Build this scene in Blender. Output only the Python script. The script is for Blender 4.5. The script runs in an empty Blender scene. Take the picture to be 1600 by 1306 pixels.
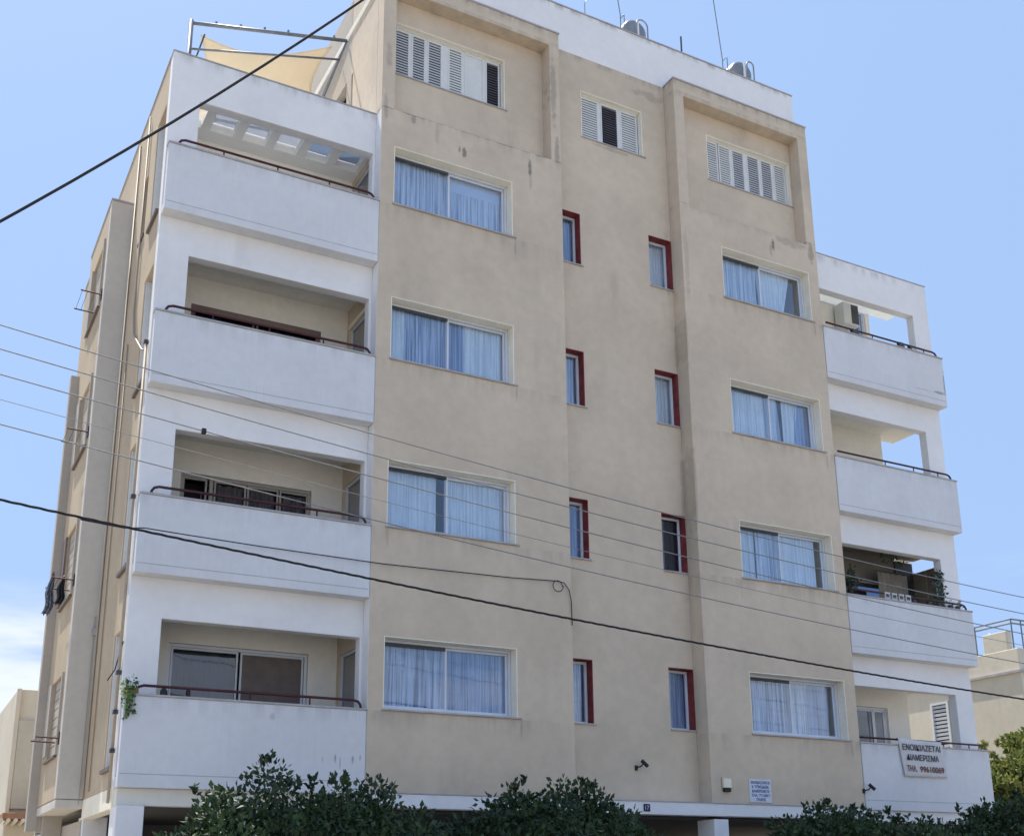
import bpy, math, random
from mathutils import Vector, Matrix
random.seed(7)
S = bpy.context.scene
COL = S.collection
# ------------------------------------------------------------------ camera
cam_d = bpy.data.cameras.new('camera'); cam = bpy.data.objects.new('camera', cam_d); COL.objects.link(cam)
rx, up, fw = Vector((0.88074444, -0.47350442, -0.00909933)), Vector((-0.12038829, -0.24242851, 0.9626708)), Vector((0.45803481, 0.84677151, 0.27052195))
mw = Matrix((rx, up, -fw)).transposed().to_4x4(); mw.translation = Vector((-6.5683, -16.9279, 1.6))
cam.matrix_world = mw
cam_d.sensor_width = 36.0; cam_d.sensor_fit = 'HORIZONTAL'; cam_d.lens = 36 * 1815.1581 / 1600
cam_d.shift_x = 0.0; cam_d.shift_y = (877.284 - 653) / 1600
cam_d.clip_start = 0.1; cam_d.clip_end = 3000
S.camera = cam
# ------------------------------------------------------------------ light
SUN_EL, SUN_AZ = math.radians(66), math.radians(14)      # sun behind and to the left of the block
to_sun = Vector((-math.sin(SUN_AZ) * math.cos(SUN_EL), math.cos(SUN_AZ) * math.cos(SUN_EL), math.sin(SUN_EL)))
sd = bpy.data.lights.new('sun', 'SUN'); sd.energy = 4.6; sd.angle = math.radians(0.55); sd.color = (1.0, 0.93, 0.82)
sun = bpy.data.objects.new('sun', sd); COL.objects.link(sun); sun.location = (-20, 20, 50)
sun.rotation_euler = to_sun.to_track_quat('Z', 'Y').to_euler()
W = bpy.data.worlds.new('World'); S.world = W; W.use_nodes = True
nt = W.node_tree; nt.nodes.clear()
wo = nt.nodes.new('ShaderNodeOutputWorld'); bg = nt.nodes.new('ShaderNodeBackground')
sky = nt.nodes.new('ShaderNodeTexSky'); sky.sky_type = 'NISHITA'; sky.sun_disc = False
sky.sun_elevation = SUN_EL; sky.sun_rotation = -SUN_AZ
sky.altitude = 50; sky.air_density = 1.0; sky.dust_density = 2.4; sky.ozone_density = 2.2
bg.inputs['Strength'].default_value = 0.1
tc = nt.nodes.new('ShaderNodeTexCoord'); mp = nt.nodes.new('ShaderNodeMapping'); mp.inputs['Scale'].default_value = (1, 1, 5)
nz = nt.nodes.new('ShaderNodeTexNoise'); nz.inputs['Scale'].default_value = 2.3; nz.inputs['Detail'].default_value = 8; nz.inputs['Roughness'].default_value = .55
sep = nt.nodes.new('ShaderNodeSeparateXYZ')
rmp = nt.nodes.new('ShaderNodeMapRange'); rmp.inputs['From Min'].default_value = .44; rmp.inputs['From Max'].default_value = .60; rmp.interpolation_type = 'SMOOTHSTEP'
low = nt.nodes.new('ShaderNodeMapRange'); low.inputs['From Min'].default_value = .26; low.inputs['From Max'].default_value = .19; low.interpolation_type = 'SMOOTHSTEP'
mul = nt.nodes.new('ShaderNodeMath'); mul.operation = 'MULTIPLY'
mix = nt.nodes.new('ShaderNodeMix'); mix.data_type = 'RGBA'; mix.inputs['B'].default_value = (5.1, 5.5, 6.1, 1)
# thin pale haze veil over the clear sky
veil = nt.nodes.new('ShaderNodeMix'); veil.data_type = 'RGBA'; veil.inputs['Factor'].default_value = .85; veil.inputs['B'].default_value = (2.3, 3.42, 5.5, 1)
L = nt.links.new
L(sky.outputs[0], veil.inputs['A']); L(tc.outputs['Generated'], mp.inputs[0]); L(mp.outputs[0], nz.inputs['Vector'])
L(tc.outputs['Generated'], sep.inputs[0]); L(sep.outputs['Z'], low.inputs['Value']); L(nz.outputs[0], rmp.inputs['Value'])
L(rmp.outputs[0], mul.inputs[0]); L(low.outputs[0], mul.inputs[1]); L(mul.outputs[0], mix.inputs['Factor'])
L(veil.outputs['Result'], mix.inputs['A']); L(mix.outputs['Result'], bg.inputs['Color']); L(bg.outputs[0], wo.inputs[0])
S.view_settings.view_transform = 'Standard'; S.view_settings.look = 'None'; S.view_settings.gamma = 1; S.view_settings.use_curve_mapping = False
S.view_settings.exposure = 0.85
S.render.engine = 'CYCLES'
S.cycles.max_bounces = 8; S.cycles.transparent_max_bounces = 12

# ------------------------------------------------------------------ materials
def mat(name, col, rough=.8, var=.08, scale=1.5, bump=.0, bscale=40, metallic=0, streak=0.0, streak_scale=3.0, spots=(), bands=(), transl=None, boards=0, pleats=0, spec=.3, dirt=(.16, .15, .13)):
    m = bpy.data.materials.new(name); m.use_nodes = True; t = m.node_tree; n = t.nodes; l = t.links.new
    p = n['Principled BSDF']; p.inputs['Roughness'].default_value = rough; p.inputs['Metallic'].default_value = metallic
    p.inputs['Specular IOR Level'].default_value = spec
    geo = n.new('ShaderNodeNewGeometry'); pos = geo.outputs['Position']
    def noise(sc, det=4, vec=None, rgh=.55):
        x = n.new('ShaderNodeTexNoise'); x.inputs['Scale'].default_value = sc; x.inputs['Detail'].default_value = det; x.inputs['Roughness'].default_value = rgh
        l(vec if vec else pos, x.inputs['Vector']); return x.outputs[0]
    def rng(v, a, b, c, d, smooth=True):
        x = n.new('ShaderNodeMapRange'); x.inputs['From Min'].default_value = a; x.inputs['From Max'].default_value = b
        x.inputs['To Min'].default_value = c; x.inputs['To Max'].default_value = d
        if smooth: x.interpolation_type = 'SMOOTHSTEP'
        l(v, x.inputs['Value']); return x.outputs[0]
    def math_(op, a, b):
        x = n.new('ShaderNodeMath'); x.operation = op
        for i, q in enumerate((a, b)):
            if isinstance(q, (int, float)): x.inputs[i].default_value = q
            else: l(q, x.inputs[i])
        return x.outputs[0]
    fac = rng(noise(scale, 6), .3, .7, 1 - var, 1 + var)
    fac = math_('MULTIPLY', fac, rng(noise(scale * 9, 3), .3, .7, 1 - var * .5, 1 + var * .5))
    hsv = n.new('ShaderNodeVectorMath'); hsv.operation = 'SCALE'; hsv.inputs[0].default_value = col[:3]; l(fac, hsv.inputs['Scale'])
    c = hsv.outputs[0]
    def mixd(c, f, dcol):
        x = n.new('ShaderNodeMix'); x.data_type = 'RGBA'; l(f, x.inputs['Factor']); l(c, x.inputs['A']); x.inputs['B'].default_value = (*dcol, 1); return x.outputs['Result']
    if streak:
        mpn = n.new('ShaderNodeMapping'); mpn.inputs['Scale'].default_value = (streak_scale, streak_scale, .22); l(pos, mpn.inputs[0])
        s1 = rng(noise(1.0, 5, mpn.outputs[0], .6), .5, .78, 0, 1); s2 = rng(noise(.8, 3), .42, .7, 0, 1)
        c = mixd(c, math_('MULTIPLY', math_('MULTIPLY', s1, s2), streak), dirt)
    sp = None
    if spots or bands:
        sx = n.new('ShaderNodeSeparateXYZ'); l(pos, sx.inputs[0]); wob = noise(7, 5)
    for (x0, z0, rx_, rz_, st) in spots:
        dx = math_('DIVIDE', math_('SUBTRACT', sx.outputs['X'], x0), rx_); dz = math_('DIVIDE', math_('SUBTRACT', sx.outputs['Z'], z0), rz_)
        d2 = math_('ADD', math_('MULTIPLY', dx, dx), math_('MULTIPLY', dz, dz))
        d2 = math_('ADD', d2, math_('MULTIPLY', math_('SUBTRACT', wob, .5), 2.6))
        c = mixd(c, rng(d2, 1.1, .1, 0, st), dirt)
    for (z0, h, st) in bands:      # grime hanging below a ledge at height z0
        zz = math_('SUBTRACT', z0, sx.outputs['Z']); g = rng(zz, 0, h, 1, 0); g = math_('MULTIPLY', g, rng(zz, -.01, .0, 0, 1, False))
        mpn = n.new('ShaderNodeMapping'); mpn.inputs['Scale'].default_value = (5, 5, .6); l(pos, mpn.inputs[0])
        g = math_('MULTIPLY', g, rng(noise(1.0, 5, mpn.outputs[0]), .38, .68, 0, st)); c = mixd(c, g, dirt)
    if boards:
        sb = n.new('ShaderNodeSeparateXYZ'); l(pos, sb.inputs[0]); fr = math_('FRACT', math_('DIVIDE', math_('ADD', sb.outputs['X'], math_('MULTIPLY', noise(.8, 2), .02)), .118), 0)
        ln = math_('MULTIPLY', rng(fr, .03, .10, 1, 0), rng(noise(1.7, 3), .4, .65, .0, boards)); c = mixd(c, ln, dirt)
    if pleats:  # fold shading and overlapping cloth put into the colour as dark streaks
        mpn = n.new('ShaderNodeMapping'); mpn.inputs['Scale'].default_value = (26, 26, .5); l(pos, mpn.inputs[0])
        c = mixd(c, rng(noise(1.0, 3, mpn.outputs[0], .7), .38, .66, 0, pleats), (.10, .14, .24))
    l(c, p.inputs['Base Color'])
    if bump:
        b = n.new('ShaderNodeBump'); b.inputs['Strength'].default_value = bump; b.inputs['Distance'].default_value = .01
        l(noise(bscale, 4), b.inputs['Height']); l(b.outputs[0], p.inputs['Normal'])
    if transl:
        tr = n.new('ShaderNodeBsdfTranslucent'); tr.inputs['Color'].default_value = (*transl[0], 1); mx = n.new('ShaderNodeMixShader'); mx.inputs[0].default_value = transl[1]
        l(p.outputs[0], mx.inputs[1]); l(tr.outputs[0], mx.inputs[2]); l(mx.outputs[0], n['Material Output'].inputs['Surface'])
    return m

SP_B = [(1.66, 14.80, .055, .13, .75), (1.56, 14.84, .03, .08, .6), (3.06, 14.93, .05, .22, .7), (3.07, 14.7, .04, .3, .25), (.62, 15.18, .06, .12, .5), (9.08, 14.93, .05, .15, .8), (9.0, 14.8, .05, .2, .35),
        (1.1, 15.0, .05, .3, .2), (10.15, 15.0, .10, .3, .45), (3.62, 16.9, .08, .9, .4), (3.68, 15.5, .07, .4, .45), (.12, 16.4, .07, .3, .3), (.5, 15.3, .3, .06, .5),
        (.08, 15.3, .05, .35, .3), (6.6, 12.1, .05, .7, .25), (6.62, 9.0, .05, .9, .3), (6.72, 13.9, .07, .9, .2), (2.72, 13.12, .03, .25, .28), (2.72, 10.15, .03, .18, .25), (.28, 7.15, .03, .2, .2), (2.74, 4.12, .03, .22, .28), (10.08, 13.15, .03, .2, .28), (10.1, 10.12, .03, .25, .28), (7.6, 7.12, .03, .22, .22), (10.09, 4.14, .03, .2, .25), (2.1, 14.95, .4, .15, .1), (9.6, 15.1, .5, .12, .3)]
BEIGE = mat('beige plaster', (.60, .51, .405), .92, .07, .55, .35, 60, streak=.30, streak_scale=1.3, spots=SP_B,
            bands=[(15.268, .035, 1.0), (15.26, .30, .22), (18.3, .28, .55), (18.0, .2, .3), (4.29, .4, .25), (7.29, .4, .22), (10.29, .4, .22), (13.29, .4, .22)], dirt=(.15, .14, .13))
BEIGE_R = mat('recess beige plaster', (.60, .51, .405), .92, .07, .55, .35, 60, streak=.30, streak_scale=1.3, spots=[(6.6, 12.1, .05, .7, .25), (6.58, 9.0, .05, .9, .3), (6.5, 13.9, .07, .9, .2), (6.2, 17.9, .5, .12, .3), (5.2, 16.25, .5, .05, .3)], bands=[(18.25, .2, .45)], dirt=(.15, .14, .13))
CREAM = mat('bounce lightened cream paint', (.86, .81, .68), .8, .05, 2, .1, 50)  # reveal cream lightened to put ground bounce into the colour
WHITE = mat('white masonry paint', (.80, .80, .815), .85, .035, .7, .25, 55, streak=.22, streak_scale=1.6, dirt=(.34, .34, .34),
            bands=[(15.22, .25, .5), (19.36, .16, .7), (3.12, .2, .3), (13.27, .3, .25), (10.27, .3, .25), (7.27, .3, .25), (4.27, .3, .3)],
            spots=[(13.93, 12.66, .05, .35, .8), (13.75, 12.40, .22, .04, .9), (13.3, 12.38, .4, .02, .5), (-.5, 3.52, .02, .09, .85), (-.42, 3.46, .015, .12, .7), (-.22, 3.5, .02, .08, .8), (-.1, 3.55, .015, .06, .7), (-.7, 3.5, .015, .05, .5), (-3.1, 10.0, .06, .05, .3), (-1.5, 4.1, .05, .06, .4)])
WHITEB = mat('white boarded paint', (.675, .685, .72), .85, .04, .7, .25, 55, streak=.22, streak_scale=1.6, dirt=(.32, .32, .33), boards=.13,
            bands=[(13.27, .3, .25), (10.27, .3, .25), (7.27, .3, .25), (4.27, .3, .3)],
            spots=[(13.93, 12.66, .05, .35, .8), (13.75, 12.40, .22, .04, .9), (13.3, 12.38, .4, .02, .5), (-.5, 3.52, .02, .09, .85), (-.42, 3.46, .015, .12, .7), (-.22, 3.5, .02, .08, .8), (-.1, 3.55, .015, .06, .7), (-.7, 3.5, .015, .05, .5), (-1.5, 4.1, .05, .06, .4)])
SOFFIT = mat('soffit plaster', (.74, .72, .66), .9, .04, 1, .1, 50)
SIDE = mat('warm side wall plaster', (.50, .41, .295), .92, .07, .9, .35, 60, streak=.4, streak_scale=2.0, dirt=(.36, .30, .23))
SIDE_PALE = mat('pale side plaster', (.46, .42, .37), .92, .05, .9, .3, 60, streak=.2)
STRIP = mat('grey beige stair wall plaster', (.60, .57, .52), .92, .05, .8, .3, 60, streak=.25, streak_scale=2.5, bands=[(9.0, .03, .4), (6.0, .03, .4)])
INNER = mat('loggia inner plaster', (.78, .76, .71), .92, .05, 1, .2, 60)
TOPW = mat('bounce light white', (.93, .93, .91), .9, .03, 1, .15, 60)  # near-white colour stands in for sunlight bounced inside the top loggia
INNERW = mat('white loggia inner paint', (.78, .76, .70), .92, .04, 1, .2, 60)
RED = mat('dark red reveal paint', (.20, .035, .04), .7, .28, 5, .2, 50, streak=.5, streak_scale=6, dirt=(.16, .09, .08))
ALU = mat('white aluminium', (.62, .66, .74), .4, .03, 3)
SHUT = mat('white shutter paint', (.66, .68, .68), .5, .04, 4)
SHUT2 = mat('greyed shutter slat paint', (.50, .52, .55), .5, .05, 4)
SHUTDK = mat('bare dark shutter slat', (.075, .07, .085), .6, .15, 4)
MARBLE = mat('grey marble sill', (.40, .39, .40), .5, .12, 4)
GROOVE = mat('groove shade grey', (.42, .43, .46), .95, .1, 5)  # grey of the strips puts the shade of the grooves into colour
RAILM = mat('maroon painted rail', (.065, .018, .022), .4, .15, 6)
DARKM = mat('dark steel', (.06, .065, .075), .5, .15, 6)
GALV = mat('galvanised steel', (.20, .22, .25), .45, .12, 6, metallic=.3)
DARKROOM = mat('painted room shade', (.035, .035, .045), .9, .1, 2)  # near-black colour paints the shade inside rooms behind openings
BLACKP = mat('black plastic', (.018, .018, .02), .45, .1, 8)
PVC = mat('pvc down pipe', (.40, .34, .27), .5, .05, 6)
CABLE = mat('black cable sheath', (.04, .042, .048), .75, .1, 20, spec=.08)
WIREM = mat('weathered wire', (.25, .25, .26), .6, .1, 20)
BROWN = mat('brown roller blind', (.15, .125, .12), .6, .12, 4)
BROWNR = mat('red brown roller box', (.19, .14, .125), .6, .12, 4)
WOODY = mat('brown lobby wall', (.22, .12, .05), .6, .1, 1)
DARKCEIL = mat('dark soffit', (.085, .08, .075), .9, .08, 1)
TILE = mat('terracotta tile', (.30, .16, .10), .8, .15, 5)
CUR = [mat('sheer curtain ' + str(i), c, .95, .05, 3, transl=(c, .12), pleats=q) for i, (c, q) in enumerate([((.84, .85, .90), .75), ((.70, .74, .86), .95), ((.95, .94, .92), .4), ((.44, .51, .68), .9), ((.70, .75, .88), .0)])]
CURB = mat('beige net curtain', (.48, .44, .38), .95, .08, 3)
SAILM = mat('cream shade cloth', (.70, .66, .57), .9, .04, 1.2, transl=((.72, .64, .51), .45))
BANNER = mat('white vinyl banner', (.60, .60, .62), .6, .05, 3)
PAPER = mat('white plate', (.62, .66, .74), .5, .05, 3)
BLUEINK = mat('blue lettering', (.05, .09, .30), .6, .05, 3)
GREYINK = mat('dark grey lettering', (.07, .07, .09), .6, .1, 3)
BROWNINK = mat('reddish lettering', (.17, .07, .05), .6, .1, 3)
BLUEP = mat('navy enamel', (.012, .016, .08), .4, .05, 3)
LEAFD = mat('dark citrus leaf', (.036, .062, .034), .5, .4, 5, transl=((.02, .045, .015), .12), spec=.25)
LEAFM = mat('mid citrus leaf', (.050, .085, .035), .5, .4, 5, transl=((.035, .07, .02), .12), spec=.25)
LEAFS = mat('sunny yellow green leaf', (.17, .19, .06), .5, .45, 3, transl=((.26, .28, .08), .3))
LEAFS2 = mat('shaded yellow green leaf', (.09, .12, .035), .5, .45, 3, transl=((.16, .2, .05), .3))  # sunlit and shaded leaf tones are put into separate colours
LEAFB = mat('blue grey leaf', (.10, .16, .15), .6, .4, 9, transl=((.10, .14, .12), .2))
LEAFV = mat('fresh vine leaf', (.13, .24, .06), .5, .4, 9, transl=((.2, .35, .08), .3))
BARK = mat('bark', (.09, .065, .045), .95, .3, 8, .5, 30)
ASPH = mat('asphalt', (.07, .069, .067), .95, .15, 2, .4, 60)
PAVE = mat('paving', (.36, .34, .31), .9, .1, 2, .3, 30)
SOIL = mat('dry ground', (.30, .26, .20), .95, .15, .6, .3, 10)
FARW = mat('far cream plaster', (.62, .57, .47), .92, .06, .6, .2, 40, streak=.3)
FARS = mat('far darker panel plaster', (.52, .49, .41), .92, .06, .6, .2, 40)  # somewhat darker than the main far plaster

def glass(name, tint, refl):
    m = bpy.data.materials.new(name); m.use_nodes = True; t = m.node_tree; n = t.nodes; l = t.links.new
    n.remove(n['Principled BSDF'])
    tr = n.new('ShaderNodeBsdfTransparent'); tr.inputs[0].default_value = (*tint, 1)
    gl = n.new('ShaderNodeBsdfGlossy'); gl.inputs['Roughness'].default_value = .03; gl.inputs['Color'].default_value = (.95, .97, 1, 1)
    lwt = n.new('ShaderNodeLayerWeight'); lwt.inputs['Blend'].default_value = .5
    lw = n.new('ShaderNodeMath'); lw.operation = 'POWER'; l(lwt.outputs['Facing'], lw.inputs[0]); lw.inputs[1].default_value = 3.2
    ad = n.new('ShaderNodeMath'); ad.operation = 'ADD'; ad.inputs[1].default_value = refl; ad.use_clamp = True; l(lw.outputs[0], ad.inputs[0])
    nzz = n.new('ShaderNodeTexNoise'); nzz.inputs['Scale'].default_value = 1.3; g = n.new('ShaderNodeNewGeometry'); l(g.outputs['Position'], nzz.inputs['Vector'])
    bp = n.new('ShaderNodeBump'); bp.inputs['Strength'].default_value = .12; bp.inputs['Distance'].default_value = .03; l(nzz.outputs[0], bp.inputs['Height']); l(bp.outputs[0], gl.inputs['Normal'])
    mx = n.new('ShaderNodeMixShader'); l(ad.outputs[0], mx.inputs[0]); l(tr.outputs[0], mx.inputs[1]); l(gl.outputs[0], mx.inputs[2]); l(mx.outputs[0], n['Material Output'].inputs['Surface'])
    return m
GLASS = glass('window glass', (.88, .94, 1), .08)
GLASSN = glass('net window glass', (.8, .8, .8), .0)
GLASSD = glass('dark window glass', (.45, .5, .6), .08)

# ------------------------------------------------------------------ mesh helpers
class MB:
    def __init__(s): s.v = []; s.f = []; s.m = []
    def add(s, vs, fs, mi=0):
        o = len(s.v); s.v += [tuple(p) for p in vs]; s.f += [tuple(o + i for i in f) for f in fs]; s.m += [mi] * len(fs); return s
    def box(s, x0, x1, y0, y1, z0, z1, mi=0):
        return s.add([(x0, y0, z0), (x1, y0, z0), (x1, y1, z0), (x0, y1, z0), (x0, y0, z1), (x1, y0, z1), (x1, y1, z1), (x0, y1, z1)],
                     [(0, 3, 2, 1), (4, 5, 6, 7), (0, 1, 5, 4), (1, 2, 6, 5), (2, 3, 7, 6), (3, 0, 4, 7)], mi)
    def tube(s, pts, r, n=8, cap=True, mi=0):
        pts = [Vector(p) for p in pts]; rs = r if isinstance(r, (list, tuple)) else [r] * len(pts); vs = []; fs = []; prev = None
        for i, p in enumerate(pts):
            t = (pts[min(i + 1, len(pts) - 1)] - pts[max(i - 1, 0)]).normalized()
            if prev is None: a = t.orthogonal().normalized()
            else: a = (prev - t * prev.dot(t)).normalized()
            prev = a; b = t.cross(a)
            for k in range(n): q = 2 * math.pi * k / n; vs.append(p + (a * math.cos(q) + b * math.sin(q)) * rs[i])
        for i in range(len(pts) - 1):
            for k in range(n): fs.append((i * n + k, i * n + (k + 1) % n, (i + 1) * n + (k + 1) % n, (i + 1) * n + k))
        if cap: fs.append(tuple(range(n - 1, -1, -1))); fs.append(tuple((len(pts) - 1) * n + k for k in range(n)))
        return s.add(vs, fs, mi)
    def quad(s, a, b, c, d, mi=0): return s.add([a, b, c, d], [(0, 1, 2, 3)], mi)
    def wall(s, axis, u0, u1, z0, z1, d0, d1, holes=()):
        """slab with rectangular openings; axis 'Y': u is X, thickness along Y; axis 'X': u is Y, thickness along X"""
        us = sorted(set([u0, u1] + [h[i] for h in holes for i in (0, 1) if u0 < h[i] < u1])); zs = sorted(set([z0, z1] + [h[i] for h in holes for i in (2, 3) if z0 < h[i] < z1]))
        def solid(i, j):
            if i < 0 or j < 0 or i >= len(us) - 1 or j >= len(zs) - 1: return False
            cu, cz = (us[i] + us[i + 1]) / 2, (zs[j] + zs[j + 1]) / 2
            return not any(h[0] < cu < h[1] and h[2] < cz < h[3] for h in holes)
        P = (lambda u, d, z: (u, d, z)) if axis == 'Y' else (lambda u, d, z: (d, u, z))
        idx = {}; vs = []; fs = []
        def V(i, j, k):
            key = (i, j, k)
            if key not in idx: idx[key] = len(vs); vs.append(P(us[i], (d0, d1)[k], zs[j]))
            return idx[key]
        for i in range(len(us) - 1):
            for j in range(len(zs) - 1):
                if not solid(i, j): continue
                fs.append((V(i, j, 0), V(i + 1, j, 0), V(i + 1, j + 1, 0), V(i, j + 1, 0))); fs.append((V(i, j, 1), V(i, j + 1, 1), V(i + 1, j + 1, 1), V(i + 1, j, 1)))
                if not solid(i - 1, j): fs.append((V(i, j, 0), V(i, j + 1, 0), V(i, j + 1, 1), V(i, j, 1)))
                if not solid(i + 1, j): fs.append((V(i + 1, j, 0), V(i + 1, j, 1), V(i + 1, j + 1, 1), V(i + 1, j + 1, 0)))
                if not solid(i, j - 1): fs.append((V(i, j, 0), V(i, j, 1), V(i + 1, j, 1), V(i + 1, j, 0)))
                if not solid(i, j + 1): fs.append((V(i, j + 1, 0), V(i + 1, j + 1, 0), V(i + 1, j + 1, 1), V(i, j + 1, 1)))
        if axis == 'X': fs = [tuple(reversed(f)) for f in fs]
        return s.add(vs, fs)
    def obj(s, name, m, parent=None, bevel=0, smooth=False, kind=None):
        me = bpy.data.meshes.new(name); me.from_pydata(s.v, [], s.f)
        for q in (m if isinstance(m, (list, tuple)) else [m]): me.materials.append(q)
        if any(s.m):
            me.polygons.foreach_set('material_index', s.m)
        if smooth: me.polygons.foreach_set('use_smooth', [True] * len(me.polygons))
        me.update(); o = bpy.data.objects.new(name, me); COL.objects.link(o)
        if parent:
            o.parent = parent
            if parent.type == 'EMPTY' or True: o.matrix_parent_inverse = parent.matrix_world_inv if False else wm(parent).inverted()
        if bevel:
            b = o.modifiers.new('bevel', 'BEVEL'); b.width = bevel; b.segments = 2; b.limit_method = 'ANGLE'; b.angle_limit = math.radians(40); b.harden_normals = False
        if kind: o['kind'] = kind
        return o
def wm(o):
    m = o.matrix_basis.copy()
    if o.parent: m = wm(o.parent) @ o.matrix_parent_inverse @ m
    return m
def tag(o, label, cat, group=None, kind=None):
    o['label'] = label; o['category'] = cat
    if group: o['group'] = group
    if kind: o['kind'] = kind
    return o
def thing(name, label, cat, loc, group=None):
    o = bpy.data.objects.new(name, None); COL.objects.link(o); o.location = loc; o.empty_display_size = .3
    return tag(o, label, cat, group)
def MBX(*a): return MB().box(*a)
def text(body, size, m, parent, origin, right, upv, name='lettering', align='LEFT', width=None, bold=.0):
    cu = bpy.data.curves.new('t', 'FONT'); cu.body = body; cu.size = size; cu.extrude = .0015; cu.align_x = align; cu.offset = bold
    to = bpy.data.objects.new('t', cu); COL.objects.link(to); dg = bpy.context.evaluated_depsgraph_get(); dg.update()
    me = bpy.data.meshes.new_from_object(to.evaluated_get(dg)); bpy.data.objects.remove(to); me.name = name
    me.materials.clear(); me.materials.append(m)
    xs = [v.co.x for v in me.vertices]
    sc = width / (max(xs) - min(xs)) if width else 1
    for v in me.vertices: v.co.x = (v.co.x - (min(xs) if width else 0)) * sc
    o = bpy.data.objects.new(name, me); COL.objects.link(o)
    r = Vector(right).normalized(); u = Vector(upv).normalized(); nn = r.cross(u)
    M = Matrix((r, u, nn)).transposed().to_4x4(); M.translation = Vector(origin)
    o.parent = parent; o.matrix_parent_inverse = wm(parent).inverted(); o.matrix_basis = M
    return o

# ------------------------------------------------------------------ ground, street
def struct(o, label=None):
    o['kind'] = 'structure'
    if label: o['label'] = label
    return o
struct(MB().quad((-900, -900, -.16), (900, -900, -.16), (900, 900, -.16), (-900, 900, -.16)).obj('ground', SOIL))
struct(MB().quad((-300, -14, -.13), (300, -14, -.13), (300, -5.5, -.13), (-300, -5.5, -.13)).obj('road', ASPH))
struct(MBX(-300, 300, -5.5, -2.0, -.15, 0).obj('pavement', PAVE))
struct(MBX(-300, 300, -20, -14, -.15, 0).obj('pavement', PAVE))
struct(MBX(-5, 15, -2.0, 12, -.15, -.01).obj('forecourt', PAVE))

# ------------------------------------------------------------------ the apartment block
B = thing('apartment_building', 'five storey beige and white apartment block with balconies filling the middle of the photo', 'building', (0, 0, 0))
XA, XL0, XL1, XB, XC, XS0, XS1, XD, XR0, XR1, XE, XF, XH = 0, .2593, 2.6682, 3.7724, 4.3884, 6.0444, 6.6053 - .001, 6.6145, 7.6382, 10.026, 10.313, -3.654, 13.9426
YW, YR, ZT, ZV, ZU, ZW = .2455, .3569, 18.26, 15.221, 19.36, 15.26
FZ = [4.304, 7.304, 10.304, 13.304]; FT = [z + 1.19 for z in FZ]
SZ = [4.345, 7.345, 10.345, 13.345]; ST = [z + 1.16 for z in SZ]
base = 2.81
# bay slabs
hl = [(XL0, XL1, a, b) for a, b in zip(FZ, FT)] + [(.25, 3.55, 15.27, 17.93)]
hr = [(XR0, XR1, a, b) for a, b in zip(FZ, FT)] + [(6.87, 10.05, 15.2, 17.9)]
MB().wall('Y', 0.0, XB, 3.03, ZT, 0, .3, hl).obj('bay_wall', BEIGE, B, .012)
MB().wall('Y', XD, XE, 3.03, ZT, 0, .3, hr).obj('bay_wall', BEIGE, B, .012)
hsl = (.34, 2.68, 16.28, 17.43); hsr = (7.66, 10.0, 16.28, 17.40); hsm = (4.49, 6.0, 16.32, 17.43)
MB().wall('Y', 0.002, XB - .003, 3.05, ZT - .02, .3, .45, hl[:4] + [hsl]).obj('bay_back_wall', BEIGE, B)
MB().wall('Y', XD + .003, XE - .003, 3.05, ZT - .02, .3, .45, hr[:4] + [hsr]).obj('bay_back_wall', BEIGE, B)
hs = [(XC - .57, XC, a, b) for a, b in zip(SZ, ST)] + [(XS0, XS1, a, b) for a, b in zip(SZ, ST)] + [hsm]
MB().wall('Y', XB, XD, 3.03, ZT - .002, YR, .5, hs).obj('recess_wall', BEIGE_R, B, .008)
# thin cap line over the bays
for a, b in ((0 - .01, XB + .02), (XD - .015, XE + .015)):
    MBX(a, b, -.018, YR - .003, ZT, ZT + .035).obj('coping', MARBLE, B, .006)
# white roof parapet, a thin grimy lip on top
MBX(-.02, 10.338, YR + .002, .52, ZT + .0, ZU).obj('roof_parapet', WHITE, B, .01)
MBX(-.03, 10.35, YR - .015, .55, ZU, ZU + .03).obj('coping', MARBLE, B, .006)
MBX(10.2, 10.338, .522, 7.0, 18.0, ZU).obj('roof_parapet', WHITE, B, .01)
MBX(-.02, 10.33, .53, 9.4, 18.1, 18.24).obj('roof_slab', SOFFIT, B)
# tower flanks; doors of the loggias open through them
doors = [(.50, 1.32, 3.1 + 3 * k, 5.38 + 3 * k) for k in range(4)]
MB().wall('X', YW + .205, 1.70, 3.0, 19.36, -.0, .15, doors + [(1.60, 1.695, 15.5, 17.1)]).obj('tower_flank_wall', BEIGE, B)
MB().wall('X', 1.70, 9.4, 3.0, 18.3, .0, .15, [(1.95, 2.6, 15.3, 17.1)]).obj('tower_flank_wall', SIDE_PALE, B)
MB().box(.0, .15, .3, YW + .204, 15.3, 18.24).obj('tower_flank_wall', BEIGE, B)
MBX(.0, .15, 1.72, 4.6, 18.302, 18.9).obj('penthouse_upstand', SIDE_PALE, B, .01)
MB().wall('X', .46, 9.4, 3.0, 18.1, XE - .15, XE).obj('tower_flank_wall', BEIGE, B)
MBX(-3.6, 13.0, 9.2, 9.4, 0, 15.0).obj('rear_wall', SIDE_PALE, B)
MBX(0, 10.3, 9.41, 9.6, 15.0, 18.2).obj('rear_wall', SIDE_PALE, B)

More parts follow.
